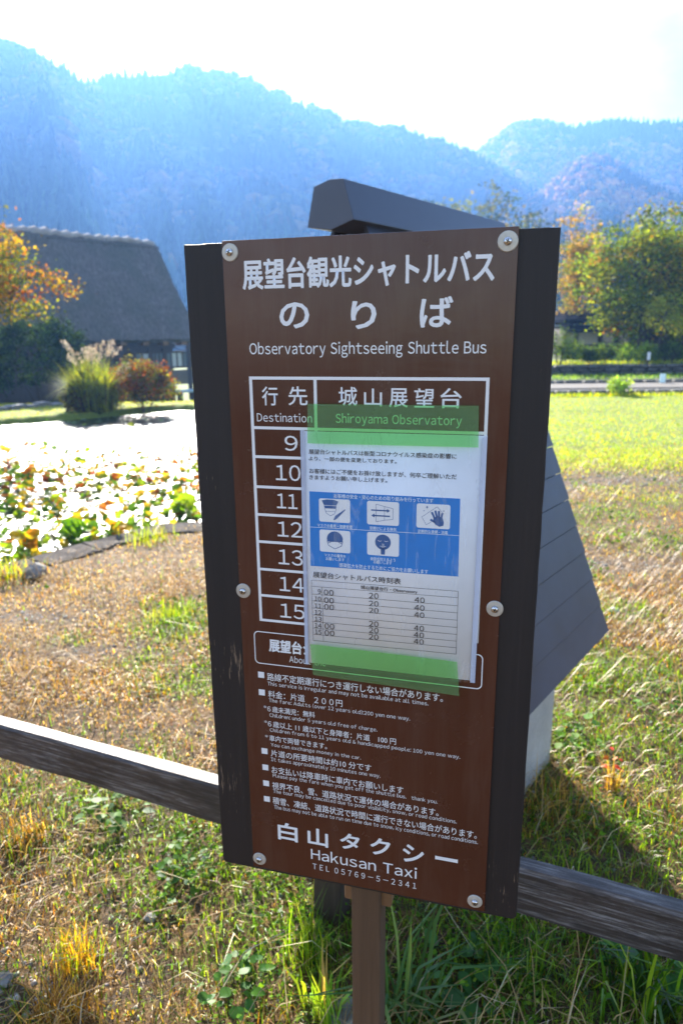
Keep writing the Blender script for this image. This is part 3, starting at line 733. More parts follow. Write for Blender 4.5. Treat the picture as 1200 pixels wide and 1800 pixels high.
BL = [  # green patches, pixel centre and radius in metres
    (190, 1420, .16), (260, 1450, .15), (330, 1510, .17), (60, 1390, .10), (450, 1560, .15), (560, 1640, .16), (420, 1690, .14), (570, 1740, .12),
    (1040, 1260, .25), (1120, 1330, .30), (1010, 1320, .18), (1180, 1230, .25), (1080, 1180, .15), (960, 1560, .2), (760, 1700, .25), (950, 1720, .3), (1150, 1500, .16), (1120, 1740, .2),
    (300, 1100, .20), (250, 1165, .10), (120, 1130, .08), (350, 1200, .13), (1060, 905, .25), (1170, 880, .3), (1020, 930, .2), (1100, 1080, .12), (1000, 1000, .15), (20, 1780, .08), (1150, 960, .3), (700, 1640, .2)]
BLW = [(*gnd(x, y)[:2], r) for x, y, r in BL]
def greenness(X, Y):
    g = np.zeros(np.shape(X))
    for bx, by, r in BLW: g = np.maximum(g, np.exp(-((X-bx)**2+(Y-by)**2)/(2*r*r)))
    g = g*.9+.42*fbm(X, Y, 2.4, 4, 2)+.02
    g = np.maximum(g, np.clip((Y-6.6+.8*fbm(X, Y, 1.1, 2, 3))/1.2, 0, 1)*np.where(X > -1, 1, .75))
    return np.clip(g, 0, 1)
def bare(X, Y):
    b = np.zeros(np.shape(X))
    for px_, py_, a_, b_ in ((1100, 845, 1.6, .5), (1080, 1000, .55, .22), (1000, 850, .6, .3), (40, 1085, .45, .15), (120, 1150, .35, .10), (60, 1740, .12, .06)):
        q = gnd(px_, py_); b = np.maximum(b, np.exp(-(((X-q[0])/a_)**2+((Y-q[1])/b_)**2)))
    return b
def scatter(n, y0, y1, k=.72, marg=.5, pw=1.0):
    Y = y0+(y1-y0)*RNG.random(n)**pw; X = (RNG.random(n)*2-1)*(Y*k+marg)
    keep = ~inside(POND, X, Y)
    d = edge_dist(POND, X, Y); keep &= (d > .16) | (Y > 6)
    return X[keep], Y[keep]
def base_pts(X, Y): return np.stack([X, Y, hgt(X, Y)-.004], -1)
def stuff(name, parts, mat, label=None):
    V, F, C = merge(parts); return tag(link(name, arr_mesh(name, V, F, C), mat), label, kind='stuff')
STR = [(.54, .33, .075), (.66, .45, .14), (.28, .145, .032), (.11, .055, .016)]
ORA = [(.50, .22, .018), (.60, .35, .03), (.20, .075, .012), (.60, .43, .055)]
GRN = [(.07, .17, .012), (.15, .28, .016), (.27, .38, .025), (.03, .07, .014)]
YGR = [(.32, .42, .012), (.44, .46, .015), (.19, .34, .01), (.46, .36, .04)]

# near turf: dry and green blades
parts = []
for (n, y0, y1, pw, Ls, Ws) in ((150000, .55, 4.2, 1.25, .029, .0025), (160000, 2.6, 9.0, 1.1, .028, .0040), (170000, 6.6, 19.0, 1.0, .022, .009)):
    X, Y = scatter(n, y0, y1, pw=pw)
    g = greenness(X, Y); b = bare(X, Y); r = RNG.random(len(X))
    keep = r > b*1.05; X, Y, g = X[keep], Y[keep], g[keep]; r = RNG.random(len(X)); n = len(X)
    isg = r < g*.9+.05
    dens = .72+.35*fbm(X, Y, 7, 2, 4); keep = (RNG.random(n) < dens) | isg | (Y > 7); X, Y, g, isg = X[keep], Y[keep], g[keep], isg[keep]; n = len(X)
    om = np.clip(.5+.9*fbm(X, Y, 1.6, 3, 5), .08, .9)
    t = np.where((RNG.random(n) < om)[:, None], pick(ORA, (3, 3, 2, 2), n), pick(STR, (3, 2, 3, 1.5), n))
    gg = np.where((Y > 6)[:, None], pick(YGR, (4, 3, 3, 1), n), pick(GRN, (2, 4, 3, 2), n))
    t = np.where(isg[:, None], gg, t)
    L = Ls*(.5+RNG.gamma(2.2, .32, n))*(1+.35*fbm(X, Y, 4, 2, 6)); L = np.where(isg, L*1.15, L)
    parts.append(blades(base_pts(X, Y), L, Ws*(.6+.8*RNG.random(n)), RNG.random(n)*6.283, np.abs(RNG.normal(.8, .4, n))+np.where(isg, 0, .42), t))
stuff('meadow_grass', parts, M_grass)

# fallen straw: long, thin, lying
parts = []
for (n, y0, y1, L0, W0) in ((36000, .55, 4.4, .062, .0021), (34000, 2.4, 8.0, .060, .0032)):
    X, Y = scatter(n, y0, y1, pw=1.2); g = greenness(X, Y); k = RNG.random(len(X)) > g*.72; X, Y = X[k], Y[k]; n = len(X)
    k = RNG.random(n) < .45+.5*fbm(X, Y, 2.2, 2, 7); X, Y = X[k], Y[k]; n = len(X)
    P = base_pts(X, Y); P[:, 2] += .006+.03*RNG.random(n)**2
    fl = np.where(RNG.random(n) < .12, 2.6, 1.0)
    az = np.where(RNG.random(n) < .5, RNG.normal(.3, .5, n), RNG.random(n)*6.28)
    parts.append(blades(P, L0*(.3+RNG.gamma(2, .5, n))*fl, W0*(.6+RNG.random(n)), az, RNG.normal(1.42, .12, n), pick([(.48, .34, .15), (.34, .22, .09), (.66, .54, .34), (.18, .11, .05)], (4, 4, 1.3, 3), n), .05))
stuff('fallen_straw', parts, M_straw)

# low weeds: small round leaves
parts = []
for (n, y0, y1, s0) in ((85000, .6, 4.3, .012), (26000, 3.6, 7.5, .024)):
    X, Y = scatter(n, y0, y1, pw=1.15); g = greenness(X, Y); cl = .4+1.0*fbm(X, Y, 8, 2, 8)
    k = RNG.random(len(X)) < (g*1.1-.12)*cl; X, Y = X[k], Y[k]; n = len(X)
    P = base_pts(X, Y); P[:, 2] += .008+.045*RNG.random(n)
    parts.append(leafquads(P, s0*(.6+.9*RNG.random(n)), pick([(.07, .16, .018), (.11, .22, .02), (.17, .28, .03), (.035, .085, .022)], (3, 4, 2, 2), n), .55, .8))
stuff('low_weeds', parts, M_weed)

# pebbles and grit in the bare places
parts = []
X, Y = scatter(60000, .8, 7.5, pw=1.3); b = bare(X, Y); k = RNG.random(len(X)) < b*.8+.012; X, Y = X[k], Y[k]; n = len(X)
P = base_pts(X, Y)+[0, 0, .004]; s = (.004+.010*RNG.random(n)**3)*(1+Y*.12); O = np.array([(1, 0, 0), (0, 1, 0), (-1, 0, 0), (0, -1, 0), (0, 0, .6), (0, 0, -.6)])
V = (P[:, None]+O[None]*s[:, None, None]*RNG.uniform(.6, 1.3, (n, 6, 1))).reshape(-1, 3)
T8 = np.array([(0, 1, 4), (1, 2, 4), (2, 3, 4), (3, 0, 4), (1, 0, 5), (2, 1, 5), (3, 2, 5), (0, 3, 5)])
F = (np.arange(n)[:, None, None]*6+T8[None]).reshape(-1, 3)
mg = leaf('pebble_stone', 0.0, .5, .05)
tag(link('gravel', arr_mesh('gravel', V, F, np.repeat(pick([(.30, .28, .25), (.20, .18, .16), (.42, .40, .37)], (3, 3, 1), n), 8, 0)), mg), kind='stuff')

# ---- single plants and stones one can point to
def tuft(label, px_, py_, n, L, W, pal, w, lean=.5, spread=.03, az0=None, cat='grass tuft', name='grass_tuft', bend=1.2):
    q = gnd(px_, py_); az = RNG.random(n)*6.28 if az0 is None else RNG.normal(az0, .7, n)
    P = np.stack([RNG.normal(0, spread, n), RNG.normal(0, spread, n), np.full(n, -.005)], -1)
    V, F, C = blades(P, L*(.45+.75*RNG.random(n)), W*(.6+.7*RNG.random(n)), az, np.abs(RNG.normal(lean, lean*.5, n)), pick(pal, w, n), bend)
    o = link(name, arr_mesh(name, V, F, C), M_grass); o.location = (q[0], q[1], gz(q[0], q[1]))
    return tag(o, label, cat)
tuft('yellow and orange grass tuft at the lower left of the lawn', 135, 1690, 240, .095, .0028, ORA+YGR, (2, 3, 3, 2, 2, 2, 2, 2), .42, .030)
tuft('dull tan grass tuft in the bottom left shade', 100, 1790, 280, .11, .0026, STR+ORA, (3, 2, 3, 2, 2, 2, 1, 1), .6, .035)
tuft('tangled brown grass tuft left of the low broadleaf weeds', 45, 1480, 260, .09, .003, STR+GRN, (2, 1, 3, 3, 1, 1, 0, 2), .6, .04)
tuft('thick green and yellow stubble tuft just left of the sign post', 570, 1795, 60, .14, .008, [(.30, .42, .03), (.16, .32, .04), (.45, .50, .06), (.50, .32, .12)], (4, 3, 2, 2), .38, .022)
tuft('slender green grass tuft before the dark fence post', 545, 1690, 130, .16, .003, GRN+YGR, (2, 3, 3, 1, 1, 1, 1, 0), .3, .03)
tuft('long drooping blue-green grass clump right of the sign post', 700, 1800, 46, .34, .009, [(.07, .16, .05), (.12, .22, .07), (.20, .27, .10)], (3, 3, 1), .75, .03)
tuft('dark shaded grass clump under the right half of the fence rail', 900, 1700, 240, .16, .0035, GRN, (2, 2, 1, 3), .7, .06)
tuft('pale dry grass clump at the foot of the concrete base', 965, 1440, 150, .17, .003, STR+GRN, (3, 3, 2, 1, 2, 2, 1, 1), .75, .05)
tuft('green leafy grass clump at the right bottom corner', 1130, 1780, 90, .22, .008, GRN, (3, 3, 1, 3), .8, .05)
tuft('tall thin straw-coloured stalks right of the concrete base', 1075, 1400, 60, .16, .0028, STR, (2, 2, 3, 2), .5, .012)
tuft('fresh green tuft on the pond bank beside the sign', 305, 1090, 200, .09, .004, GRN+YGR, (1, 3, 3, 0, 2, 2, 1, 1), .5, .06)
def broad(label, px_, py_, n, size, pal, w, rad=.05, hgt_=.04, name='weed', cat='weed'):
    """Rosette of broad pointed leaves on stalks."""
    q = gnd(px_, py_); root = empty(name, (q[0], q[1], gz(q[0], q[1])), 0, label, cat); ms_ = []
    for k in range(3):
        pts, Fs = [], []
        for t_, w_ in zip([0, .2, .45, .72, 1], [.02, .30, .38, .26, .0]):
            m_ = np.array([t_, 0, -.28*t_*t_+.03*math.sin(k+6*t_)]); e = np.array([0, w_*(.75+.2*k), .05]); pts += [m_-e+[0, 0, .06], m_, m_+e]
        for r_ in range(4): o = r_*3; Fs += [(o, o+1, o+4, o+3), (o+1, o+2, o+5, o+4)]
        me = arr_mesh('leaf', np.array(pts), np.array(Fs), np.repeat(pick(pal, w, 1, .15), 8, 0)); smooth(me); me.materials.append(M_weed); ms_.append(me)
    for i in range(n):
        a = RNG.random()*6.283; r = rad*RNG.random()**.6; s = size*(.6+.7*RNG.random()); h = hgt_*(.3+RNG.random())
        o = bpy.data.objects.new('leaf', ms_[i % 3]); COL.objects.link(o); o.parent = root; o.location = (r*math.cos(a), r*math.sin(a), h)
        o.rotation_euler = (RNG.normal(0, .3), RNG.uniform(-.5, .15), a); o.scale = (s,)*3
    return root
LG = [(.07, .16, .025), (.11, .22, .03), (.045, .11, .025), (.17, .25, .05)]
broad('broad-leaved green weed below the left fence rail', 205, 1440, 34, .034, LG, (3, 4, 2, 2), .10, .05)
broad('dark green leafy weed left of the sign board bottom corner', 330, 1560, 34, .024, LG, (3, 2, 4, 0), .08, .05)
broad('small bright weed between straw near the lower left tuft', 300, 1500, 26, .020, LG, (3, 4, 1, 2), .07, .04)
broad('low leafy weed in the shade at the bottom right', 1120, 1700, 26, .065, [(.06, .16, .04), (.09, .2, .05)], (1, 1), .10, .04)
broad('dark leafy weed in shade right of the sign post', 800, 1720, 22, .05, [(.05, .14, .04), (.08, .2, .05)], (1, 1), .10, .04)
broad('bright green leafy weed beside the concrete base', 1000, 1310, 34, .034, LG, (3, 4, 1, 2), .13, .04)
broad('leafy weed patch on the right lawn edge', 1170, 1250, 30, .034, LG, (3, 4, 1, 1), .13, .04)
broad('green jagged weed at the bottom beside the grass stubble', 410, 1760, 36, .028, LG, (3, 2, 4, 0), .08, .05)
broad('red-tipped little weed right of the concrete base', 1070, 1395, 9, .022, [(.55, .06, .02), (.4, .12, .03)], (3, 1), .02, .10)
def rock(label, px_, py_, s, mat, name='stone', seed=1):
    q = gnd(px_, py_); bm = bmesh.new(); bmesh.ops.create_icosphere(bm, subdivisions=2, radius=1); rg = random.Random(seed)
    ax = [rg.uniform(.7, 1.2), rg.uniform(.6, 1), rg.uniform(.35, .6)]
    for v_ in bm.verts:
        k_ = 1+.22*math.sin(3*v_.co.x+seed)*math.cos(2.3*v_.co.y+seed*2)+rg.uniform(-.08, .08); v_.co = Vector((v_.co.x*ax[0], v_.co.y*ax[1], v_.co.z*ax[2]))*k_*s
    me = bpy.data.meshes.new(name); bm.to_mesh(me); bm.free(); o = link(name, me, mat); o.location = (q[0], q[1], gz(q[0], q[1])+s*.15); return tag(o, label, 'stone')
M_stone = Mat('grey_field_stone'); v = M_stone.coord(); M_stone.set(M_stone.ramp(M_stone.noise(v, 30, 7, .7), [(.3, (.10, .10, .10)), (.6, (.24, .23, .22)), (.8, (.42, .40, .36))]), .85); M_stone.bump(M_stone.noise(v, 60, 6), .5, .004); M_stone = M_stone.m
M_pst = plain('pale_pebble', (.5, .47, .42), .8, var=.2, scale=30)
rock('small grey stone lying in the straw left of the sign foot', 265, 1612, .022, M_stone, seed=3)
rock('pale stone on the lawn right of the metal roof', 1078, 1082, .035, M_pst, seed=5)
rock('grey flat stone under the stubble at the bottom edge', 610, 1799, .05, M_stone, seed=8)
rock('dark stone at the left bottom edge', 5, 1725, .03, M_stone, seed=9)
rock('round dark stone at the left end of the pond kerb', 62, 1010, .10, M_stone, seed=11)

# ------------------------------------------------------------------ pond kerb: long flat stones
M_kerb = Mat('kerb_stone'); v = M_kerb.coord(kind='Object'); M_kerb.set(M_kerb.ramp(M_kerb.noise(v, 26, 8, .7), [(.25, (.03, .026, .024)), (.55, (.085, .075, .068)), (.8, (.17, .15, .13))]), 1.0, spec=.05); M_kerb.bump(M_kerb.noise(v, 50, 7), .6, .006); M_kerb = M_kerb.m
kerb = empty('kerb', tuple(gnd(114, 988, 0)), 0); kerb['kind'] = 'structure'
kp = np.array([gnd(*p, PZ)[:2] for p in ((-330, 1075), (-120, 1048), (0, 1024), (60, 1006), (114, 988), (190, 970), (262, 953), (345, 936))]+[(-.25, 5.15), (.35, 6.0)])
seg = np.hypot(*np.diff(kp, axis=0).T); cum = np.r_[0, np.cumsum(seg)]; s_ = 0; rr = random.Random(7)
while s_ < cum[-1]-.1:
    L = rr.uniform(.26, .6); e_ = min(s_+L, cum[-1])
    p0 = np.array([np.interp(s_+.012, cum, kp[:, 0]), np.interp(s_+.012, cum, kp[:, 1])]); p1 = np.array([np.interp(e_, cum, kp[:, 0]), np.interp(e_, cum, kp[:, 1])])
    d = (p1-p0)/max(np.hypot(*(p1-p0)), 1e-6); nn = np.array([d[1], -d[0]]); w = rr.uniform(.20, .30); inn = rr.uniform(.0, .05)
    m_ = 5; poly = []
    for i in range(m_+1):
        q = p0+(p1-p0)*i/m_-nn*(inn+rr.uniform(-.012, .012)); poly.append(q)
    for i in range(m_, -1, -1):
        q = p0+(p1-p0)*i/m_+nn*(w+rr.uniform(-.02, .02)); poly.append(q)
    zt = rr.uniform(.005, .022); kx, ky = kerb.location.x, kerb.location.y
    V = [(q[0]-kx, q[1]-ky, zt+rr.uniform(-.006, .006)) for q in poly]+[(q[0]-kx, q[1]-ky, -.3) for q in poly]; n = len(poly)
    MB().add(V, [tuple(range(n)), tuple(range(2*n-1, n-1, -1))]+[(i, i+n, (i+1) % n+n, (i+1) % n) for i in range(n)]).build('stone', M_kerb, kerb, .006, 2)
    s_ = e_

# ------------------------------------------------------------------ water lilies
def pad_mesh(name, rad, tint, seed, cup=.0, n=14):
    rg = np.random.default_rng(seed); V = [(0, 0, 0)]; Fs = []
    for i in range(n+1):
        a = .18+(6.283-.36)*i/n; r = rad*(1+rg.normal(0, .04))
        V.append((r*.55*math.cos(a), r*.55*math.sin(a), cup*rad*.3+rg.normal(0, .012)*rad)); V.append((r*math.cos(a), r*math.sin(a), cup*rad+rg.normal(0, .05)*rad*(1+cup*3)))
    for i in range(n):
        o = 1+i*2; Fs += [(0, o, o+2), (o, o+1, o+3), (o, o+3, o+2)]
    C = np.clip(np.array(tint)*(1+rg.normal(0, .06, (len(Fs), 1))), 0, 1)
    me = arr_mesh(name, np.array(V), np.array(Fs), C); smooth(me); return me, np.array(V), np.array(Fs), C
M_pad = leaf('lily_pad_leaf', .38, .34, .14); M_rai = leaf('lily_standing_leaf', .45, .45, .012)
PADC = [(.08, .20, .03), (.12, .24, .03), (.18, .30, .03), (.34, .32, .04), (.07, .13, .04)]
RAIC = [(.13, .26, .015), (.40, .28, .02), (.38, .12, .015), (.15, .035, .010), (.18, .28, .015), (.05, .12, .015), (.09, .20, .015), (.03, .07, .012), (.24, .30, .02)]
padm = [pad_mesh('lily_pad', .050, PADC[i % 5], 20+i) for i in range(7)]
raim = [pad_mesh('lily_leaf', .048, RAIC[i % 9], 40+i, .35) for i in range(9)]
N_ = 26000; Y = 3.8+10.5*RNG.random(N_); X = -13+14.5*RNG.random(N_); k = inside(POND, X, Y) & (edge_dist(POND, X, Y) > .04) & (X > -Y*.85-.6); X, Y = X[k], Y[k]
den = np.clip(.75+.6*fbm(X, Y, .7, 3, 9)-np.clip((Y-9.5)/3, 0, .8), .05, 1); k = RNG.random(len(X)) < den; X, Y = X[k], Y[k]
band = 1.25*np.exp(-((Y-7.0-.25*(X+4))/1.5)**2)*np.clip(.55-X*.2, 0, 1)+.95*np.exp(-(edge_dist(POND, X, Y)/.5)**2)*(Y < 7)+.10
israi = RNG.random(len(X)) < np.clip(band, 0, .92); order = np.argsort(X**2+Y**2)
vis = np.abs(X/Y+.30) < .26
nth = {'p': 0, 'r': 0}; bulk_p, bulk_r = [], []
for i in order:
    x, y = X[i], Y[i]; sc_ = RNG.uniform(.5, 1.15); rz = RNG.random()*6.283
    if israi[i]:
        tilt = (RNG.normal(0, .45), RNG.normal(0, .45)); z = PZ+RNG.uniform(.01, .11); pool, key, cap = raim, 'r', 110; j = RNG.choice([1, 2, 3, 2, 1, 5, 8, 4, 7]) if (y > 5.7 and RNG.random() < .8) else RNG.choice([0, 4, 6, 8, 0, 1, 5, 7, 4])
    else:
        tilt = (RNG.normal(0, .035), RNG.normal(0, .035)); z = PZ+.004+.010*RNG.random(); pool, key, cap = padm, 'p', 170; j = RNG.integers(7)
    if nth[key] < cap and vis[i]:
        nth[key] += 1; nm = 'lily_pad' if key == 'p' else 'lily_leaf'
        o = bpy.data.objects.new(nm, pool[j][0]); COL.objects.link(o)
        if not pool[j][0].materials: pool[j][0].materials.append(M_pad if key == 'p' else M_rai)
        o.location = (x, y, z); o.rotation_euler = (tilt[0], tilt[1], rz); o.scale = (sc_,)*3
        if key == 'p': tag(o, 'round glossy lily pad lying flat on the pond by the near bank', 'lily pad', 'lily pads floating flat near the kerb')
        else: tag(o, 'cupped yellow-green or rusty lily leaf standing above the water', 'lily leaf', 'raised lily leaves along the near bank')
    else:
        me, V, Fs, C = pool[j]; c, s = math.cos(rz), math.sin(rz)
        Rm = np.array(Matrix.Rotation(rz, 3, 'Z') @ Matrix.Rotation(tilt[1], 3, 'Y') @ Matrix.Rotation(tilt[0], 3, 'X'))
        (bulk_r if key == 'r' else bulk_p).append((V@Rm.T*sc_+np.array([x, y, z]), Fs, C))
stuff('distant_lily_pads', bulk_p, M_pad); stuff('distant_lily_leaves', bulk_r, M_rai)
def lily_clump(label, px_, py_, n, s, pal):
    q = gnd(px_, py_, PZ); root = empty('water_lily', (q[0], q[1], PZ), 0, label, 'water lily'); mb = MB()
    for i in range(n):
        a = RNG.random()*6.28; r = .12*RNG.random(); h = RNG.uniform(.08, .20); c = (r*math.cos(a), r*math.sin(a), h)
        me = pad_mesh('leaf', s*RNG.uniform(.8, 1.2), pal[i % len(pal)], 90+i, .25)[0]
        o = link('leaf', me, M_rai, root); o.location = c; o.rotation_euler = (RNG.normal(-.6, .4), RNG.normal(0, .4), RNG.random()*6.28)
        mb.tube([(c[0]*.3, c[1]*.3, -.2), (c[0]*.7, c[1]*.7, h*.5), c], .004, 5)
    mb.build('stem', plain('lily_stem', (.14, .2, .05), .6), root)
lily_clump('large bright green lily leaves standing by the middle of the kerb', 135, 962, 11, .062, [(.11, .25, .015), (.15, .29, .02)])
lily_clump('large green lily leaves standing beside the dark sign board', 325, 915, 10, .062, [(.10, .22, .015), (.18, .27, .02)])
lily_clump('yellow and orange lily leaves near the left end of the kerb', 45, 985, 12, .055, [(.36, .27, .02), (.36, .15, .015), (.15, .24, .02)])
lily_clump('orange-yellow lily leaves right of the big green ones', 205, 955, 9, .055, [(.42, .28, .02), (.38, .18, .015), (.18, .26, .02)])
# reeds and grass growing at the kerb
tuft('yellow-green grass clump growing over the kerb at the left', 20, 1012, 160, .16, .005, YGR+ORA, (3, 3, 2, 1, 1, 1, 1, 1), .5, .09)
tuft('feathery yellow-green grass clump on the kerb before the sign', 262, 950, 160, .14, .004, YGR+GRN, (3, 3, 2, 1, 0, 1, 1, 0), .5, .08)

# ------------------------------------------------------------------ hills
def elev(x, y):
    d = ray(x, y); return math.degrees(math.atan2(d[0], d[1])), math.atan2(d[2], math.hypot(d[0], d[1]))
M_hill = Mat('wooded_hillside'); v = M_hill.coord(); f = M_hill.noise(v, .05, 8, .7)
M_hill.set(M_hill.ramp(f, [(.3, (.018, .030, .016)), (.6, (.045, .055, .022)), (.8, (.10, .075, .03))]), 1.0, spec=0.0); M_hill = M_hill.m
M_wood = leaf('forest_leaf', .25, .6, 0.0)
CONE = []; 
def conifer_tpl(rg):
    V, F = [], []
    for k in range(4):
        z0, z1 = .08+.2*k, min(1.0, .5+.2*k); r = .26*(1-.21*k); n = 7; b = len(V)
        for i in range(n):
            a = 6.283*(i+rg.uniform(-.3, .3))/n; q = r*rg.uniform(.6, 1.15); V.append((q*math.cos(a), q*math.sin(a), z0+rg.uniform(-.05, .03)))
        V.append((rg.uniform(-.02, .02), rg.uniform(-.02, .02), z1))
        F += [(b+i, b+(i+1) % n, b+n) for i in range(n)]
    return np.array(V), np.array(F)
def broad_tpl(rg, sub=2):
    bm = bmesh.new(); bmesh.ops.create_icosphere(bm, subdivisions=sub, radius=1)
    V = np.array([v_.co[:] for v_ in bm.verts]); F = np.array([[l.index for l in f_.verts] for f_ in bm.faces]); bm.free()
    r = 1+.28*np.array([rg.gauss(0, 1) for _ in V])
    V = V*np.clip(r, .55, 1.6)[:, None]*np.array([.40, .40, .42])+np.array([0, 0, .55]); return V, F
rg = random.Random(9); TPC = [conifer_tpl(rg) for _ in range(6)]; TPB = [broad_tpl(rg) for _ in range(5)]
def hill(name, prof, D0, D1, n_tree, h, conif, seed, az_pad=0, spread=1.0, rav=.16, pal=None, zb=-2.0, treemin=.0, tcol=None):
    rg = np.random.default_rng(seed)
    A = np.array([elev(*p) for p in prof]); az = np.arange(A[0, 0], A[-1, 0], .22)
    el = np.interp(az, A[:, 0], A[:, 1]); T = np.r_[np.linspace(-.05, 1, 60), 1.06, 1.2]
    AZ, TT = np.meshgrid(az, T)
    d1 = D1 if not callable(D1) else D1(AZ)
    def surf(AZ, TT, d1=None):
        if d1 is None: d1 = D1
        e = np.interp(AZ, A[:, 0], A[:, 1]); zc = EYE+d1*np.tan(e)-h*.75
        r = D0+(d1-D0)*TT
        X = r*np.sin(np.radians(AZ)); Y = r*np.cos(np.radians(AZ))
        t = np.clip(TT, 0, 1); w = np.sin(np.pi*np.clip(t, 0, 1))**.8
        rv = np.sin(AZ*.55+seed+3*np.sin(AZ*.16+seed)+2.2*t)*.6+np.sin(AZ*1.4+seed*2+1.6*np.sin(AZ*.5)+3*t)*.35+fbm(X/90, Y/90, 1, 3, seed)*.5
        z = zb+(zc-zb)*(t**1.15)+rav*(zc-zb)*w*rv*.6*np.clip(zc/60, .3, 1.2)
        z = np.where(z-EYE > r*np.tan(e)-h*.75, np.minimum(z, EYE+r*np.tan(e)-h*.9), z)
        z = np.where(TT > 1, zc-(TT-1)*(d1-D0)*.8, z)
        z = np.where(TT < 0, zb-6, z)
        return np.stack([X, Y, z], -1)
    V = surf(AZ, TT); ny, nx = TT.shape; ix = np.arange(nx*ny).reshape(ny, nx)
    F = np.stack([ix[:-1, :-1], ix[:-1, 1:], ix[1:, 1:], ix[1:, :-1]], -1).reshape(-1, 4)
    me = arr_mesh(name, V.reshape(-1, 3), F); smooth(me); tag(link(name, me, M_hill), kind='structure')
    # trees
    ta = rg.uniform(az[0], az[-1], n_tree); tt = rg.random(n_tree)**.85*.995+.005
    nc = int(n_tree*.12); tt[:nc] = rg.uniform(.94, 1.0, nc)          # the crest line
    P = surf(ta, tt); cf = fbm(P[:, 0]/(D1*.07), P[:, 1]/(D1*.07), 1, 3, seed+3) + rg.normal(0, .25, n_tree) < (conif*2-1)*.8
    parts = []
    for isc, tps in ((True, TPC), (False, TPB)):
        for k, (tv, tf) in enumerate(tps):
            m = (cf == isc) & (np.arange(n_tree) % len(tps) == k); Q = P[m]; nn = len(Q)
            if not nn: continue
            H = h*rg.uniform(.65, 1.25, nn)*(1 if isc else .85); a = rg.random(nn)*6.28; c, s = np.cos(a), np.sin(a)
            wv = rg.uniform(.8, 1.2, nn)*(1 if isc else 1.15)
            vx = tv[None, :, 0]*c[:, None]-tv[None, :, 1]*s[:, None]; vy = tv[None, :, 0]*s[:, None]+tv[None, :, 1]*c[:, None]
            VV = np.stack([vx*(H*wv)[:, None], vy*(H*wv)[:, None], np.repeat(tv[None, :, 2], nn, 0)*H[:, None]], -1)+Q[:, None]-[0, 0, h*.12]
            FF = (np.arange(nn)[:, None, None]*len(tv)+tf[None]).reshape(-1, 3)
            if isc: C = pick([(.016, .035, .018), (.026, .048, .020), (.012, .026, .016)], (3, 2, 2), nn, .25, rg)
            else: C = pick(pal or [(.10, .10, .03), (.16, .10, .03), (.06, .08, .025), (.20, .13, .04)], (3, 2, 3, 1), nn, .25, rg)
            C = np.repeat(C, len(tf), 0)*(1+rg.normal(0, .12, (nn*len(tf), 1)))
            parts.append((VV.reshape(-1, 3), FF, np.clip(C, .003, 1)))
    V, F, C = merge(parts); tag(link('hill_forest', arr_mesh('hill_forest', V, F, C), M_wood), kind='stuff')
hill('near_hill', [(-300, 0), (-200, 20), (0, 66), (60, 88), (130, 118), (180, 152), (240, 196), (330, 256), (400, 282), (470, 292), (540, 312), (600, 345), (680, 375), (760, 410), (900, 455), (1000, 500)],
     110, 330, 7500, 6.0, .62, 4, zb=-1.5)
hill('middle_hill', [(-500, 160), (0, 150), (100, 140), (200, 124), (260, 119), (330, 113), (380, 119), (420, 128), (500, 161), (560, 186), (640, 213), (720, 223), (780, 241), (835, 264), (880, 292), (930, 322), (980, 350), (1060, 380), (1200, 420), (1500, 450)],
     180, 370, 9500, 4.6, .5, 7)
hill('spur_hill', [(760, 420), (860, 390), (930, 350), (975, 312), (1010, 282), (1040, 268), (1075, 274), (1110, 298), (1150, 322), (1200, 345), (1400, 380)],
     200, 340, 2800, 4.0, .30, 12, pal=[(.34, .17, .03), (.20, .16, .03), (.44, .24, .05), (.09, .10, .03)])
hill('far_hill', [(500, 420), (640, 340), (760, 300), (838, 265), (870, 238), (900, 216), (940, 203), (975, 209), (1010, 218), (1060, 209), (1100, 206), (1150, 208), (1200, 204), (1400, 190)],
     280, 490, 11000, 4.4, .32, 15, pal=[(.32, .17, .03), (.18, .15, .03), (.42, .24, .05), (.08, .09, .03)])

# ------------------------------------------------------------------ trees and shrubs
def crown_leaves(c, R, nclump, per, size, pal, w, shell=.55, clump=.22, flat=.2, squash=1.0, rng=RNG, lo=-1.0):
    c, R = np.array(c, float), np.array(R, float); d = rng.normal(size=(nclump, 3)); d /= np.linalg.norm(d, axis=1)[:, None]
    d = d[d[:, 2] > lo]; nclump = len(d)
    r = (shell+(1-shell)*rng.random(nclump))**.8*(1+.12*rng.normal(size=nclump)); K = c+d*R*r[:, None]
    P = np.repeat(K, per, 0)+rng.normal(size=(nclump*per, 3))*R.mean()*clump*np.array([1, 1, squash])
    tc_ = pick(pal, w, nclump, .22, rng); T = np.repeat(tc_, per, 0)*(1+rng.normal(0, .18, (len(P), 1)))
    T = np.where((rng.random(len(P)) < .25)[:, None], pick(pal, w, len(P), .2, rng), T)
    return leafquads(P, size*(.6+.8*rng.random(len(P))), np.clip(T, .004, .9), flat, .6, rng), K
M_bark = wood('tree_bark', (.04, .032, .026), (.09, .075, .06), (.16, .14, .12), 'z', .9, 2)
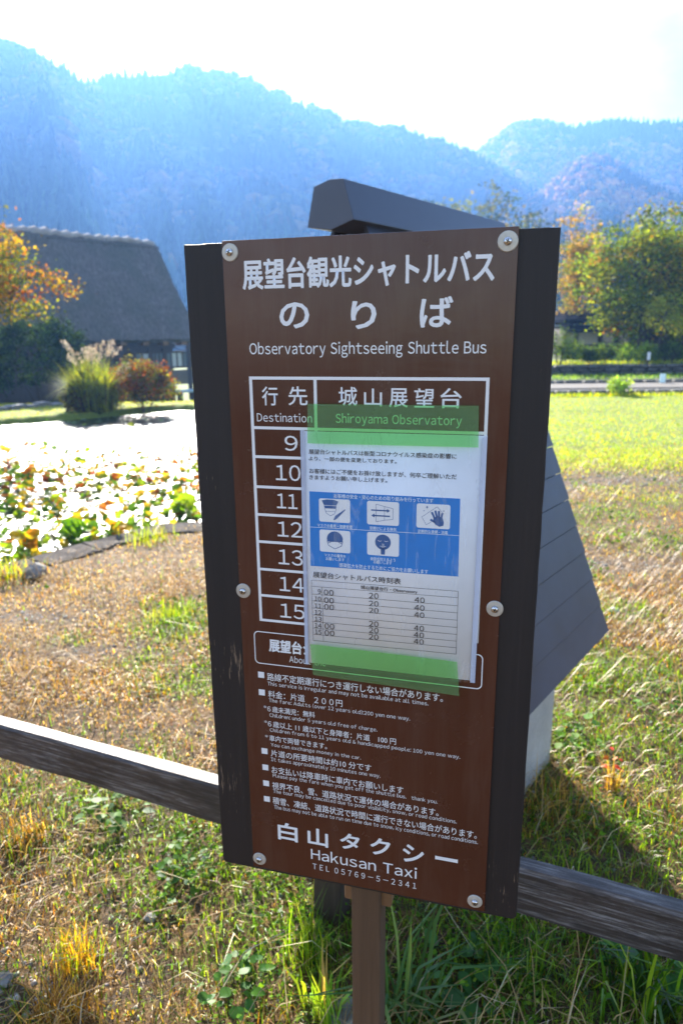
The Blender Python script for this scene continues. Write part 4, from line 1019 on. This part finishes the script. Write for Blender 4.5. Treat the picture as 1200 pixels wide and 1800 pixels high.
def tree(name, label, cat, base_, H, R, pal, w, nclump=90, per=45, size=.12, trunk=.16, group=None, lo=-.5, cz=.62, clump=.2, shell=.4, limbs=14, lean=(0, 0), mat=None, branches=True, ns=1, squash=.6):
    b = np.array(base_, float); root = empty(name, tuple(b), 0, label, cat, group)
    c = np.array([lean[0], lean[1], H*cz]); (V, F, C), K = crown_leaves(c, R, nclump, per, size, pal, w, shell, clump, .25, squash, RNG, lo)
    link('crown', arr_mesh('crown', V, F, C), mat or M_leafy, root)
    mb = MB(); top = c+np.array([0, 0, R[2]*.4])
    for s_ in range(ns):
        o = np.array([0, 0, 0]) if ns == 1 else np.array([RNG.normal(0, .25), RNG.normal(0, .2), 0])
        mid = o*.8+np.array([lean[0]*.3+RNG.normal(0, H*.02), lean[1]*.3, H*.3])
        mb.tube([tuple(o+[0, 0, -.3]), tuple(mid), tuple((mid+top)/2+RNG.normal(0, H*.02, 3)), tuple(top)], [trunk, trunk*.75, trunk*.45, trunk*.12], 8)
        if branches:
            for q in K[RNG.choice(len(K), min(limbs, len(K)), replace=False)]:
                t = RNG.uniform(.3, .95); s0 = mid*(1-t)+top*t; m_ = s0*.5+q*.5+RNG.normal(0, H*.02, 3)+[0, 0, H*.02]
                mb.tube([tuple(s0), tuple(m_), tuple(q)], [trunk*.3, trunk*.16, trunk*.04], 5, False)
    mb.build('trunk', M_bark, root, sm=60)
    return root
def onl(px_, py_, Y, z=None):
    p = at(px_, py_, Y); return p
AUT = [(.34, .20, .03), (.22, .22, .03), (.12, .15, .025), (.42, .17, .03), (.07, .10, .025)]

# left: turning maple in front of the farmhouse
b = at(-58, 700, 11.5)
tree('maple_tree', 'maple with orange and yellow leaves at the left edge before the thatched roof', 'tree', (b[0], b[1], gz(b[0], b[1])), 3.9, (1.65, 1.3, 1.05),
     [(.30, .11, .02), (.30, .19, .02), (.18, .18, .02), (.22, .07, .02), (.07, .09, .025)], (3, 4, 4, 1.0, 3), 200, 90, .065, .09, lo=-.8, cz=.635, clump=.13, shell=.3, squash=.4)
# dark clipped bush
def shrub(name, label, cat, c, R, n, per, size, pal, w, group=None, mat=None, shell=.8, clump=.14, lo=-.5, z0=None, stems=5):
    b = np.array(c, float); root = empty(name, (b[0], b[1], b[2]), 0, label, cat, group)
    (V, F, C), K = crown_leaves((0, 0, R[2]*.9), R, n, per, size, pal, w, shell, clump, .15, 1, RNG, lo)
    link('foliage', arr_mesh('foliage', V, F, C), mat or M_dense, root); mb = MB()
    for q in K[RNG.choice(len(K), min(stems, len(K)), replace=False)]:
        mb.tube([(q[0]*.15, q[1]*.15, -.1), tuple(q*.5), tuple(q)], [R[2]*.03, R[2]*.02, R[2]*.006], 5)
    mb.build('stem', M_bark, root); return root
DKG = [(.016, .034, .010), (.045, .08, .018), (.009, .018, .008)]
b = gnd(48, 712, -.1)
shrub('round_bush', 'big dark rounded evergreen bush below the orange maple', 'bush', (b[0]-.3, b[1]+1.6, gz(b[0], b[1]+1)), (1.45, 1.1, 1.06), 420, 60, .07, DKG, (2, 5, 2), shell=.93, clump=.07)
b = gnd(-140, 712, -.1)
shrub('round_bush', 'dark evergreen bush cut by the left edge of the photo', 'bush', (b[0]-.2, b[1]+1.3, gz(b[0], b[1]+1)), (1.1, 1.0, .9), 150, 60, .07, DKG, (3, 2, 3), shell=.75)
# pampas grass with plumes
q = gnd(168, 722); root = empty('pampas_grass', (q[0], q[1], gz(q[0], q[1])), 0, 'arching silvergrass clump with pale feathery plumes on the far bank', 'pampas grass')
n = 2600; P = np.stack([RNG.normal(0, .16, n), RNG.normal(0, .14, n), np.zeros(n)], -1)
az = np.arctan2(P[:, 1], P[:, 0])+RNG.normal(0, .6, n)
lay = RNG.random(n) < .55
T = np.where(lay[:, None], pick([(.30, .36, .04), (.42, .44, .06), (.20, .28, .04)], (3, 3, 2), n), pick([(.12, .14, .04), (.28, .15, .05), (.20, .20, .05)], (3, 2, 2), n))
V, F, C = blades(P, np.where(lay, 1.15, .8)*(.6+.5*RNG.random(n)), .016*(.6+.7*RNG.random(n)), az, np.abs(RNG.normal(.55, .28, n)), T, 2.2)
link('foliage', arr_mesh('foliage', V, F, C), M_grass, root)
(V, F, C), _k = crown_leaves((-.06, 0, .32), (.50, .42, .46), 190, 60, .06, [(.06, .035, .02), (.05, .06, .02), (.13, .14, .025), (.10, .06, .02)], (2, 2, 2, 1), .7, .14)
link('undergrowth', arr_mesh('undergrowth', V, F, C), M_leafy, root)
mb = MB(); PV = []
for i in range(28):
    a = RNG.uniform(-.2, 1)*math.pi; l = RNG.uniform(.05, .55); hh = RNG.uniform(1.12, 1.46); d = np.array([math.cos(a)*l*1.15, math.sin(a)*l*.5, 0])
    if i > 24: d = np.array([RNG.uniform(.45, .75), RNG.normal(0, .15), 0]); hh = RNG.uniform(.7, 1.05)
    tip = d+[0, 0, hh]; st = d*.12; m_ = d*.45+[0, 0, hh*.6]; mb.tube([tuple(st), tuple(m_), tuple(tip)], [.005, .004, .003], 4, False)
    dr = (tip-m_)/np.linalg.norm(tip-m_)
    for k in range(40):
        t = k/40; PV.append(tip-dr*.24*(1-t)+dr*.05+RNG.normal(0, .014+.018*math.sin(3.14*t), 3)+d*.12*t*t-np.array([0, 0, .03*t*t]))
mb.build('stem', plain('reed_stem', (.35, .3, .14), .6), root)
PV = np.array(PV); V, F, C = leafquads(PV, .042*np.ones(len(PV)), pick([(.62, .52, .42), (.72, .63, .52), (.5, .4, .32)], (3, 2, 1), len(PV)), 0, .45)
link('plume', arr_mesh('plume', V, F, C), M_straw, root)
q = gnd(252, 719)
shrub('azalea_bush', 'low rusty red and green rounded shrub right of the plumed grass', 'bush', (q[0], q[1]+.1, gz(q[0], q[1])), (.66, .55, .50), 190, 60, .05,
      [(.24, .07, .02), (.20, .19, .03), (.08, .11, .025), (.05, .03, .015)], (4, 3, 3, 3), shell=.6, mat=M_leafy)
# flat stone bank left
q0, q1 = gnd(-120, 735), gnd(100, 712)
bank = empty('stone_edging', tuple((q0+q1)/2), math.atan2(q1[1]-q0[1], q1[0]-q0[0]), 'low grey stone edging in front of the dark bush on the far bank', 'edging'); L = np.hypot(*(q1-q0)[:2])
rr = random.Random(3); x = -L/2
while x < L/2:
    w = rr.uniform(.14, .34); me = MB().box(x, x+w-.015, -.12+rr.uniform(-.03, .03), .16, -.2, rr.uniform(.04, .11)); me.build('stone', M_stone, bank, .02, 2); x += w

# ------------------------------------------------------------------ thatched farmhouse
AR = np.array([-12.39, 26.88]); BR_ = np.array([-8.08, 31.48]); hd = (BR_-AR)/np.linalg.norm(BR_-AR); hn = np.array([hd[1], -hd[0]])   # hn: towards the camera side
zr_ = 5.42; ze_ = 1.42; zgh = -1.15; hw = 2.35; Lh = 15.0; over = .55
hc = BR_-hd*Lh/2
house = empty('thatched_farmhouse', (hc[0], hc[1], zgh), math.atan2(hd[1], hd[0]), 'old farmhouse with a huge steep thatched roof and dark wooden walls', 'house')
# local: x along the ridge to the right/away, -y towards the camera
M_thatch = Mat('old_thatch'); v = M_thatch.coord(); f1 = M_thatch.noise(M_thatch.coord((1, 1, .25)), 9, 9, .75); f2 = M_thatch.noise(v, .9, 4)
c = M_thatch.ramp(f1, [(.3, (.06, .052, .048)), (.55, (.13, .112, .10)), (.8, (.24, .21, .19))]); c = M_thatch.mix(M_thatch.ramp(f2, [(.4, (0, 0, 0)), (.7, (.5, .5, .5))]), c, (.06, .07, .04))
M_thatch.set(c, 1.0); M_thatch.bump(f1, 1.0, .08); M_thatch = M_thatch.m
M_dark = wood('dark_house_timber', (.035, .027, .022), (.075, .055, .042), (.11, .085, .065), 'z', .8, 2, .3)
M_beam = wood('beam_end_timber', (.16, .09, .05), (.26, .16, .09), (.3, .2, .12), 'z', .8, 2, .5)
M_glass = Mat('dim_window_glass'); M_glass.set((.12, .15, .18), .08, spec=1.0); M_glass = M_glass.m
M_shoji = plain('paper_screen', (.5, .52, .52), .8, var=.05, scale=3); M_plas = plain('earth_plaster', (.15, .125, .10), .9, var=.12, scale=4)
H0 = zr_-zgh; E0 = ze_-zgh
def thatch(side, nm='roof'):
    V, Fs = [], []; nx_, nz_ = 90, 26; rg = np.random.default_rng(4+side)
    for th_ in (0, 1):
        for j in range(nz_+1):
            for i in range(nx_+1):
                t = j/nz_; x = -Lh/2-.2+(Lh+.4)*i/nx_; 
                # ends flare a little outward at the eave
                x += (.35*(1-t))*(1 if i > nx_/2 else -1)*abs(2*i/nx_-1)**8
                y = hw*(1-t)+.12*math.sin(math.pi*t)*-1; z = E0+(H0-E0)*t
                n_ = .05*fbm(np.array(x*1.5), np.array(z*1.5), 1.4, 3, 5)+rg.normal(0, .018)
                off = .0 if th_ else .42
                V.append((x, side*(y+.1-off*.75+float(n_)), z-off*.35+(0 if j else rg.normal(0, .02))))
    m_ = (nx_+1)*(nz_+1); ix = lambda j, i, k=0: k*m_+j*(nx_+1)+i
    for k in (0, 1):
        for j in range(nz_):
            for i in range(nx_): Fs.append((ix(j, i, k), ix(j, i+1, k), ix(j+1, i+1, k), ix(j+1, i, k)))
    for i in range(nx_): Fs.append((ix(0, i, 0), ix(0, i, 1), ix(0, i+1, 1), ix(0, i+1, 0)))
    for j in range(nz_):
        for i in (0, nx_): Fs.append((ix(j, i, 0), ix(j+1, i, 0), ix(j+1, i, 1), ix(j, i, 1)))
    me = bpy.data.meshes.new(nm); me.from_pydata(V, [], Fs); me.update(); smooth(me, 50)
    bm = bmesh.new(); bm.from_mesh(me); bmesh.ops.recalc_face_normals(bm, faces=bm.faces); bm.to_mesh(me); bm.free(); return link(nm, me, M_thatch, house)
thatch(-1); thatch(1)
M_ridge = plain('grey_ridge_bundle', (.30, .27, .25), .9, var=.3, scale=3)
x = -Lh/2-.1
while x < Lh/2:
    w = rr.uniform(.35, .6); z = H0+rr.uniform(.0, .06); r = rr.uniform(.11, .17)
    MB().tube([(x, 0, z-.03), (x+w*.5, rr.uniform(-.03, .03), z+.02), (x+w-.02, 0, z-.04)], [r, r*1.08, r*.95], 9).build('ridge_bundle', M_ridge, house, sm=60); x += w
yw = -(hw-over)
MB().box(-Lh/2+.5, Lh/2-.5, yw, -yw, -.6, E0+.15).build('wall', M_dark, house)
MB().add([(Lh/2-.42, -hw+.5, E0-.1), (Lh/2-.42, hw-.5, E0-.1), (Lh/2-.42, 0, H0-.35), (Lh/2-.5, -hw+.5, E0-.1), (Lh/2-.5, hw-.5, E0-.1), (Lh/2-.5, 0, H0-.35)], [(0, 1, 2), (5, 4, 3), (0, 3, 4, 1), (1, 4, 5, 2), (2, 5, 3, 0)]).build('gable', M_plas, house)
# local x of a photo pixel on the front wall
def hx(px_):
    d = ray(px_, 640)[:2]; o = hc-hn*0+hn*(-yw); # point on wall line
    A_ = np.array([[d[0], -hd[0]], [d[1], -hd[1]]]); t = np.linalg.solve(A_, o); return t[1]
def hzz(px_, py_):
    x_ = hx(px_); p = hc+hn*(-yw)+hd*x_; d = ray(px_, py_); return EYE+d[2]/np.hypot(d[0], d[1])*np.hypot(*p)-zgh
for px_ in (125, 165, 210, 249, 283, 315, 345, 372):
    x_ = hx(px_); zc = hzz(px_, 603); MB().box(x_-.13, x_+.13, yw-.5, yw+.02, zc-.09, zc+.08).build('beam_end', M_beam, house, .01, 1)
zb_ = hzz(238, 612); MB().box(-Lh/2+.4, Lh/2-.4, yw-.10, yw+.02, zb_-.02, zb_+.16).build('lintel', M_dark, house)
def win(xa, xb, za, zb2, npan, mat):
    f = MB().box(xa-.06, xb+.06, yw-.075, yw-.002, za-.08, za).box(xa-.06, xb+.06, yw-.075, yw-.002, zb2, zb2+.08)
    f.box(xa-.06, xa, yw-.075, yw-.002, za, zb2).box(xb, xb+.06, yw-.075, yw-.002, za, zb2)
    f = f.build('window', M_dark, house); w = (xb-xa)/npan
    for i in range(npan):
        MB().box(xa+i*w+.03, xa+(i+1)*w-.03, yw-.045, yw-.03, za+.001, zb2-.001).build('pane', mat if i % 3 else M_glass, f)
        if i: MB().box(xa+i*w-.03, xa+i*w+.03, yw-.07, yw-.003, za, zb2).build('mullion', M_dark, f)
za, zb2 = hzz(285, 645), hzz(285, 621)
win(hx(239), hx(262), za, zb2, 2, M_shoji); win(hx(266), hx(287), za, zb2, 3, M_glass); win(hx(291), hx(330), za, zb2, 4, M_shoji); win(hx(333), hx(372), za, zb2, 4, M_shoji)
MB().box(hx(291), hx(372), yw-.05, yw-.003, hzz(310, 676), hzz(310, 650)).build('wall_panel', M_plas, house)
for px_ in (200, 232, 264.5, 289, 331.5): x_ = hx(px_); MB().box(x_-.09, x_+.09, yw-.11, yw-.001, -.5, E0-.1).build('pillar', M_dark, house)
p = hc+hn*(-yw+.9)+hd*((hx(288)+hx(345))/2); s_ = empty('veranda_bench', (p[0], p[1], zgh+.0), math.atan2(hd[1], hd[0]), 'pale blue covered bench along the farmhouse wall', 'bench'); lw = (hx(345)-hx(288))/2
MB().box(-lw, lw, -.2, .2, .40, .50).build('seat', plain('pale_blue_cover', (.45, .6, .75), .6), s_, .01, 1)
for a_ in (-lw+.1, 0, lw-.1): MB().box(a_-.05, a_+.05, -.15, .15, 0, .40).build('leg', M_dark, s_)
x_ = hx(246); p = hc+hn*(-yw+.5)+hd*x_; zc = hzz(246, 642)+zgh
bs = empty('banner', (p[0], p[1], zgh), math.atan2(hd[1], hd[0]), 'orange cloth banner hanging by the farmhouse window', 'banner')
MB().box(-.16, .16, -.012, .012, zc-zgh-.28, zc-zgh+.26).build('cloth', plain('orange_cloth', (.62, .20, .05), .8), bs)
MB().tube([(-.2, 0, 0), (-.2, 0, zc-zgh+.34)], .018, 6).build('pole', M_dark, bs); MB().tube([(-.2, 0, zc-zgh+.27), (.2, 0, zc-zgh+.27)], .012, 6).build('crossbar', M_dark, bs)
q = at(222, 666, 18.5); mb = MB()
# path strip in front of the farmhouse
pa, pb = gnd(285, 693, -.35), gnd(420, 683, -.35)
M_path = plain('pale_gravel_path', (.12, .11, .10), .95, var=.12, scale=12, bump=.3, bs=60, bd=.01)

# ------------------------------------------------------------------ right side: path, terraces, small house
def band(name, px0, px1, py0, py1, zz, mat, th=.25, kind=None, label=None, cat=None):
    A0, A1, B0, B1 = gnd(px0, py1, zz), gnd(px1, py1, zz), gnd(px0, py0, zz), gnd(px1, py0, zz)
    y0 = (A0[1]+A1[1])/2; y1 = (B0[1]+B1[1])/2
    return A0, A1, B0, B1
ry_ = float(gnd(1100, 694)[1]); print('terrace start', ry_)
TW = [3.2, 60]
M_low = Mat('mossy_stone'); v = M_low.coord(); M_low.set(M_low.ramp(M_low.noise(v, 7, 8, .7), [(.3, (.03, .03, .028)), (.55, (.10, .10, .09)), (.8, (.28, .27, .25))]), .9); M_low.bump(M_low.noise(v, 20, 6), .7, .03); M_low = M_low.m
M_grs = plain('terrace_turf', (.06, .085, .018), .95, var=.35, scale=3, bump=.5, bs=40, bd=.03)
def wallrow(label, x0, x1, y, z0, z1, rows, seed, sw=.42, mat=M_low, coping=None):
    root = empty('stone_wall', ((x0+x1)/2, y, z0), 0, label, 'stone wall'); rg = random.Random(seed); cxm = (x0+x1)/2
    MB().box(x0-cxm, x1-cxm, .10, .45, -.25, z1-z0-.03).build('core', mat, root)
    n_ = 0
    for r in range(rows):
        x = x0; hh = (z1-z0)/rows
        while x < x1 and n_ < 290:
            w = rg.uniform(.6, 1.4)*sw; d = rg.uniform(0, .06); cx_, cz_ = x-cxm+w/2, r*hh+hh/2
            a, b_, c_ = w/2-.015, .13, hh/2-.008
            V = []
            for sxn, syn, szn in ((-1, -1, -1), (1, -1, -1), (1, 1, -1), (-1, 1, -1), (-1, -1, 1), (1, -1, 1), (1, 1, 1), (-1, 1, 1)):
                V.append((cx_+sxn*a*rg.uniform(.8, 1), .05-d+syn*b_*rg.uniform(.8, 1), cz_+szn*c_*rg.uniform(.82, 1)))
            MB().add(V, [(0, 3, 2, 1), (4, 5, 6, 7), (0, 1, 5, 4), (1, 2, 6, 5), (2, 3, 7, 6), (3, 0, 4, 7)]).build('stone', mat, root, .025, 1); x += w; n_ += 1
    return root
X0_, X1_ = 4.2, 16.5
zk = .14; wallrow('row of dark kerb stones between the meadow and the pale path', X0_, X1_, ry_, -.05, zk, 1, 1, .30)
yp1 = ry_+.45
def atz(py_, Y): return float(at(1100, py_, Y)[2])
ypath_far = ry_+2.0
zp = zk+.0
deck = MB().box(X0_-6, X1_+20, ry_+.46, ry_+2.2, -.3, zp); tag(deck.build('path', M_path), kind='structure')
y2 = ry_+2.3; z2 = atz(667, y2); wallrow('low mossy stone step behind the pale path', X0_, X1_+.5, y2, zp-.02, z2, 1, 2, .4)
tag(MB().box(X0_-6, X1_+20, y2+.30, y2+2.6, -.3, z2-.01).build('terrace', M_grs), kind='structure')
y3 = y2+2.4; z3 = atz(640.5, y3); print('walls', zp, z2, z3)
wallrow('taller dry stone retaining wall below the small dark-roofed house', X0_-.3, X1_+1.5, y3, z2-.02, z3, 3, 3, .45)
tag(MB().box(X0_-6, X1_+22, y3+.34, y3+16, -.4, z3-.01).build('upper_terrace', M_grs), kind='structure')
# grass fringe on the terraces
parts = []
for (ya, yb, zz, n, pal) in ((y2+.3, y2+2.2, z2-.01, 5000, GRN), (y3+.3, y3+2.4, z3-.01, 7000, YGR), (ry_-.5, ry_-.05, 0, 5000, YGR)):
    X = RNG.uniform(X0_-2, X1_+3, n); Y = RNG.uniform(ya, yb, n); P = np.stack([X, Y, np.full(n, zz)], -1)
    parts.append(blades(P, .09*(.5+RNG.random(n)), np.full(n, .016), RNG.random(n)*6.28, np.abs(RNG.normal(.5, .3, n)), pick(pal, (3, 3, 2, 1), n)))
stuff('terrace_grass', parts, M_grass)

# small house
hy = y3+5.0; zf = z3
def rp(px_, py_, Y=hy): return at(px_, py_, Y)
M_tile = plain('dark_roof_sheet', (.018, .019, .024), 1.0, spec=0.0, var=.2, scale=6, bump=.3, bs=20, bd=.01)
M_pl = plain('white_plaster_wall', (.55, .52, .46), .9, var=.05, scale=2)
p0 = rp(990, 612); h2 = empty('small_house', (float(rp(1040, 612)[0]), hy, zf), 0, 'small dark-roofed house with white plaster walls behind the stone wall', 'house'); ox = h2.location.x
lx = lambda px_: float(rp(px_, 590)[0])-ox
lz = lambda py_: float(rp(1040, py_)[2])-zf
W0, W1 = lx(985), lx(1205)
MB().box(lx(994), W1+2.5, .2, 6.0, -.3, lz(572)).build('wall', M_dark, h2)
for a_, b_ in ((995.5, 1011), (1016, 1053.5)): MB().box(lx(a_), lx(b_), .14, .199, lz(605), lz(582)).build('plaster_panel', M_pl, h2)
MB().box(lx(1060), lx(1112), .15, .199, lz(606), lz(583)).build('sliding_door', M_glass, h2)
MB().box(lx(1062), lx(1108), .12, .199, lz(577), lz(571)).build('transom_panel', M_pl, h2)
for a_ in (993.5, 1013.5, 1056, 1086, 1114): MB().box(lx(a_)-.07, lx(a_)+.07, .05, .198, -.1, lz(579)).build('pillar', M_dark, h2)
zA, zB, zC = lz(580), lz(571), lz(541)
# lower eave
xa, xb = lx(986), lx(1050)
MB().add([(xa, -.7, zA), (xb, -.7, zA), (xb, .3, zB), (xa, .3, zB), (xa, -.7, zA-.08), (xb, -.7, zA-.08), (xb, .3, zB-.08), (xa, .3, zB-.08)], [(0, 1, 2, 3), (7, 6, 5, 4), (0, 4, 5, 1), (1, 5, 6, 2), (2, 6, 7, 3), (3, 7, 4, 0)]).build('lower_roof', M_tile, h2)
# main hipped gable roof: peak seen at left
xl, xm, xr2 = lx(988), lx(1040), W1+3.2
V = [(xl, -.2, lz(561)), (xm, -.2, lz(561)), (xm, 2.8, zC+.1), (xl+.0, 6.4, lz(561)), (xr2, -.2, lz(561)), (xr2, 2.8, zC+.15), (xr2, 6.4, lz(561))]
MB().add(V+[(a, b_, c_-.12) for a, b_, c_ in V], [(0, 1, 2), (0, 2, 3), (1, 4, 5, 2), (2, 5, 6, 3), (7, 9, 8), (7, 10, 9), (8, 9, 12, 11), (9, 10, 13, 12), (0, 7, 8, 1), (1, 8, 11, 4), (0, 3, 10, 7), (3, 6, 13, 10), (4, 11, 12, 5), (5, 12, 13, 6)]).build('roof', M_tile, h2)
MB().box(lx(1035), xr2, -.34, -.21, lz(565), lz(559.5)).build('eave_board', plain('weathered_eave_board', (.30, .27, .23), .8, var=.15), h2)

# big trees before and beside the small house
TP = [(.26, .20, .02), (.24, .28, .02), (.11, .17, .02), (.32, .16, .015), (.05, .085, .018)]
def tr(px_, Y, **k):
    p = at(px_, 600, Y); return (p[0], p[1], k.get('z', z3))
def top_h(px_, py_, Y, z): return float(at(px_, py_, Y)[2])-z
Yt = y3+3.0
H = top_h(1120, 362, Yt, z3)
tree('chestnut_tree', 'broad tall tree turning yellow and orange over the small house', 'tree', tr(1125, Yt), H, (2.25, 1.8, 2.1), TP, (2, 6, 5, .6, 2), 240, 80, .12, .13, lo=-.95, cz=(H-2.3)/H, clump=.13, shell=.3, limbs=26)
H = top_h(1200, 385, Yt+.8, z3)
tree('chestnut_tree', 'green and yellow tree at the right edge of the photo', 'tree', tr(1215, Yt+.8), H, (1.8, 1.7, 2.0), TP, (2, 5, 4, 1, 2), 200, 80, .12, .12, lo=-.95, cz=(H-2.2)/H, clump=.13, shell=.3, limbs=20)
H = top_h(1010, 385, Yt+3.2, z3)
tree('thin_tree', 'sparse yellowing tree right beside the dark sign board', 'tree', tr(1008, Yt+3.2), H, (1.15, 1.2, 2.0), [(.30, .19, .04), (.24, .22, .05), (.13, .14, .04), (.40, .22, .04)], (4, 3, 3, 2), 120, 60, .10, .09, lo=-.9, cz=.62, clump=.13, shell=.25, limbs=26)
H = top_h(1165, 520, y3+1.2, z3)
tree('small_tree', 'little two-stemmed tree with bright leaves in front of the large one', 'tree', tr(1166, y3+1.2), H, (.75, .6, .75), [(.28, .34, .05), (.40, .38, .06), (.16, .22, .05)], (3, 2, 2), 50, 34, .07, .035, lo=-.7, cz=.7, clump=.17, shell=.3, limbs=10, ns=2)
SH = [(.10, .20, .02), (.17, .25, .025), (.05, .09, .02), (.03, .055, .015)]
for px_, pt, pb, wd, pal_w, lb in ((981, 578, 638, .55, (0, 1, 3, 4), 'dark tall shrub half hidden behind the sign board by the small house'), (1000, 598, 638, .42, (3, 4, 1, 1), 'loose light green shrub beside the dark sign board on the stone wall'), (1032, 610, 638, .30, (1, 1, 3, 3), 'dark rounded shrub left of the other dark one below the white wall'),
                                  (1058, 604, 638, .36, (1, 1, 4, 3), 'dark rounded shrub below the right end of the white wall'), (1105, 606, 640, .38, (3, 4, 1, 0), 'yellow-green spreading shrub in front of the dark doorway'),
                                  (1136, 604, 634, .34, (2, 5, 1, 0), 'bright round-leaved shrub beside the little white sign'), (1180, 600, 636, .42, (1, 1, 3, 4), 'dark shrub under the large tree at right')):
    Ys = y3+.75; p = at(px_, pb, Ys); hh = float(at(px_, pt, Ys)[2])-z3
    shrub('garden_shrub', lb, 'shrub', (p[0], Ys, z3-.03), (wd, wd*.9, hh*.55), 60, 34, .06, SH, pal_w, shell=.5, clump=.2, mat=M_leafy)
q = gnd(1080, 694); q[1] -= .15
shrub('leafy_plant', 'bushy green plant on the meadow edge in front of the pale path', 'plant', (q[0], q[1], 0), (.28, .22, .22), 40, 22, .07, [(.20, .34, .05), (.30, .42, .07)], (1, 1), shell=.4, clump=.25, mat=M_leafy)
def board_sign(label, px0, py0, px1, py1, Y, zb_, mat, emb=None):
    a_, b_ = at(px0, py1, Y), at(px1, py0, Y); cx_ = (a_[0]+b_[0])/2; r = empty('small_sign', (cx_, Y, zb_), 0, label, 'sign')
    w = (b_[0]-a_[0])/2; MB().box(-w, w, -.015, .015, a_[2]-zb_, b_[2]-zb_).build('board', mat, r, .01, 2); MB().box(-.02, .02, .016, .05, -.1, b_[2]-zb_-.03).build('post', M_dark, r)
board_sign('tiny white notice board on a stake among the garden shrubs', 1136, 619, 1143, 633, y3+.15+.1, z3-.02, plain('white_board', (.7, .72, .75), .5))
board_sign('small pale cyan notice board standing before the stone wall', 1158, 657, 1169.5, 673, y2-.35, zp, plain('cyan_board', (.72, .93, .95), .5))

# middle distance trees behind the marker roof, and a dark conifer row
for i, (px_, py_, Y, wd, c_) in enumerate(((700, 378, 70, 2.6, 0), (745, 362, 74, 2.4, 1), (790, 350, 76, 2.8, 0), (830, 345, 80, 2.9, 0), (872, 352, 78, 2.8, 1), (905, 366, 76, 2.0, 1))):
    H = top_h(px_, py_, Y, 0); p = at(px_, 600, Y)
    tree('distant_tree', ['hazy green and yellow tree behind the marker roof, %s', 'hazy dark green tree behind the marker roof, %s'][c_] % ['leftmost of the row', 'second from the left', 'third from the left', 'tallest, in the middle', 'second from the right', 'rightmost by the sign top'][i],
         'tree', (p[0], p[1], 0), H, (wd*1.5, wd*1.2, H*.42), [[(.12, .13, .03), (.24, .17, .04), (.07, .09, .03)], [(.05, .075, .03), (.09, .10, .03), (.16, .13, .04)]][c_], (3, 1.5, 3), 110, 36, .45, .3, lo=-.9, cz=.58, clump=.13, shell=.35, limbs=8)
for i in range(16):
    px_ = 925+i*11+RNG.uniform(-4, 4); Y = 120+RNG.uniform(-8, 8); p = at(px_, 600, Y); H = top_h(px_, 372+RNG.uniform(-6, 10), Y, 0)
    tv, tf = TPC[i % 6]; root = empty('conifer', (p[0], p[1], 0), RNG.random()*6.28, 'dark blue-green cedar in the hazy row right of the sign top', 'tree', 'cedars in the row behind the meadow')
    V, F, C = [], [], []
    (lv, lf, lc), _ = crown_leaves((0, 0, H*.5), (1, 1, 1), 4, 1, .1, DKG, (1, 1, 1))
    n = 900; t = RNG.random(n)**.7; a = RNG.random(n)*6.283; r = H*.17*(1-t)*(.5+.6*RNG.random(n))*(1+.25*np.sin(t*40)); P = np.stack([r*np.cos(a), r*np.sin(a), H*(.12+.88*t)], -1)
    V, F, C = leafquads(P, .8*(1.15-t), pick(DKG, (3, 3, 2), n, .25), .3, .5)
    link('crown', arr_mesh('crown', V, F, C), M_dense, root); MB().tube([(0, 0, -.3), (0, 0, H*.9)], [.3, .05], 6).build('trunk', M_bark, root)
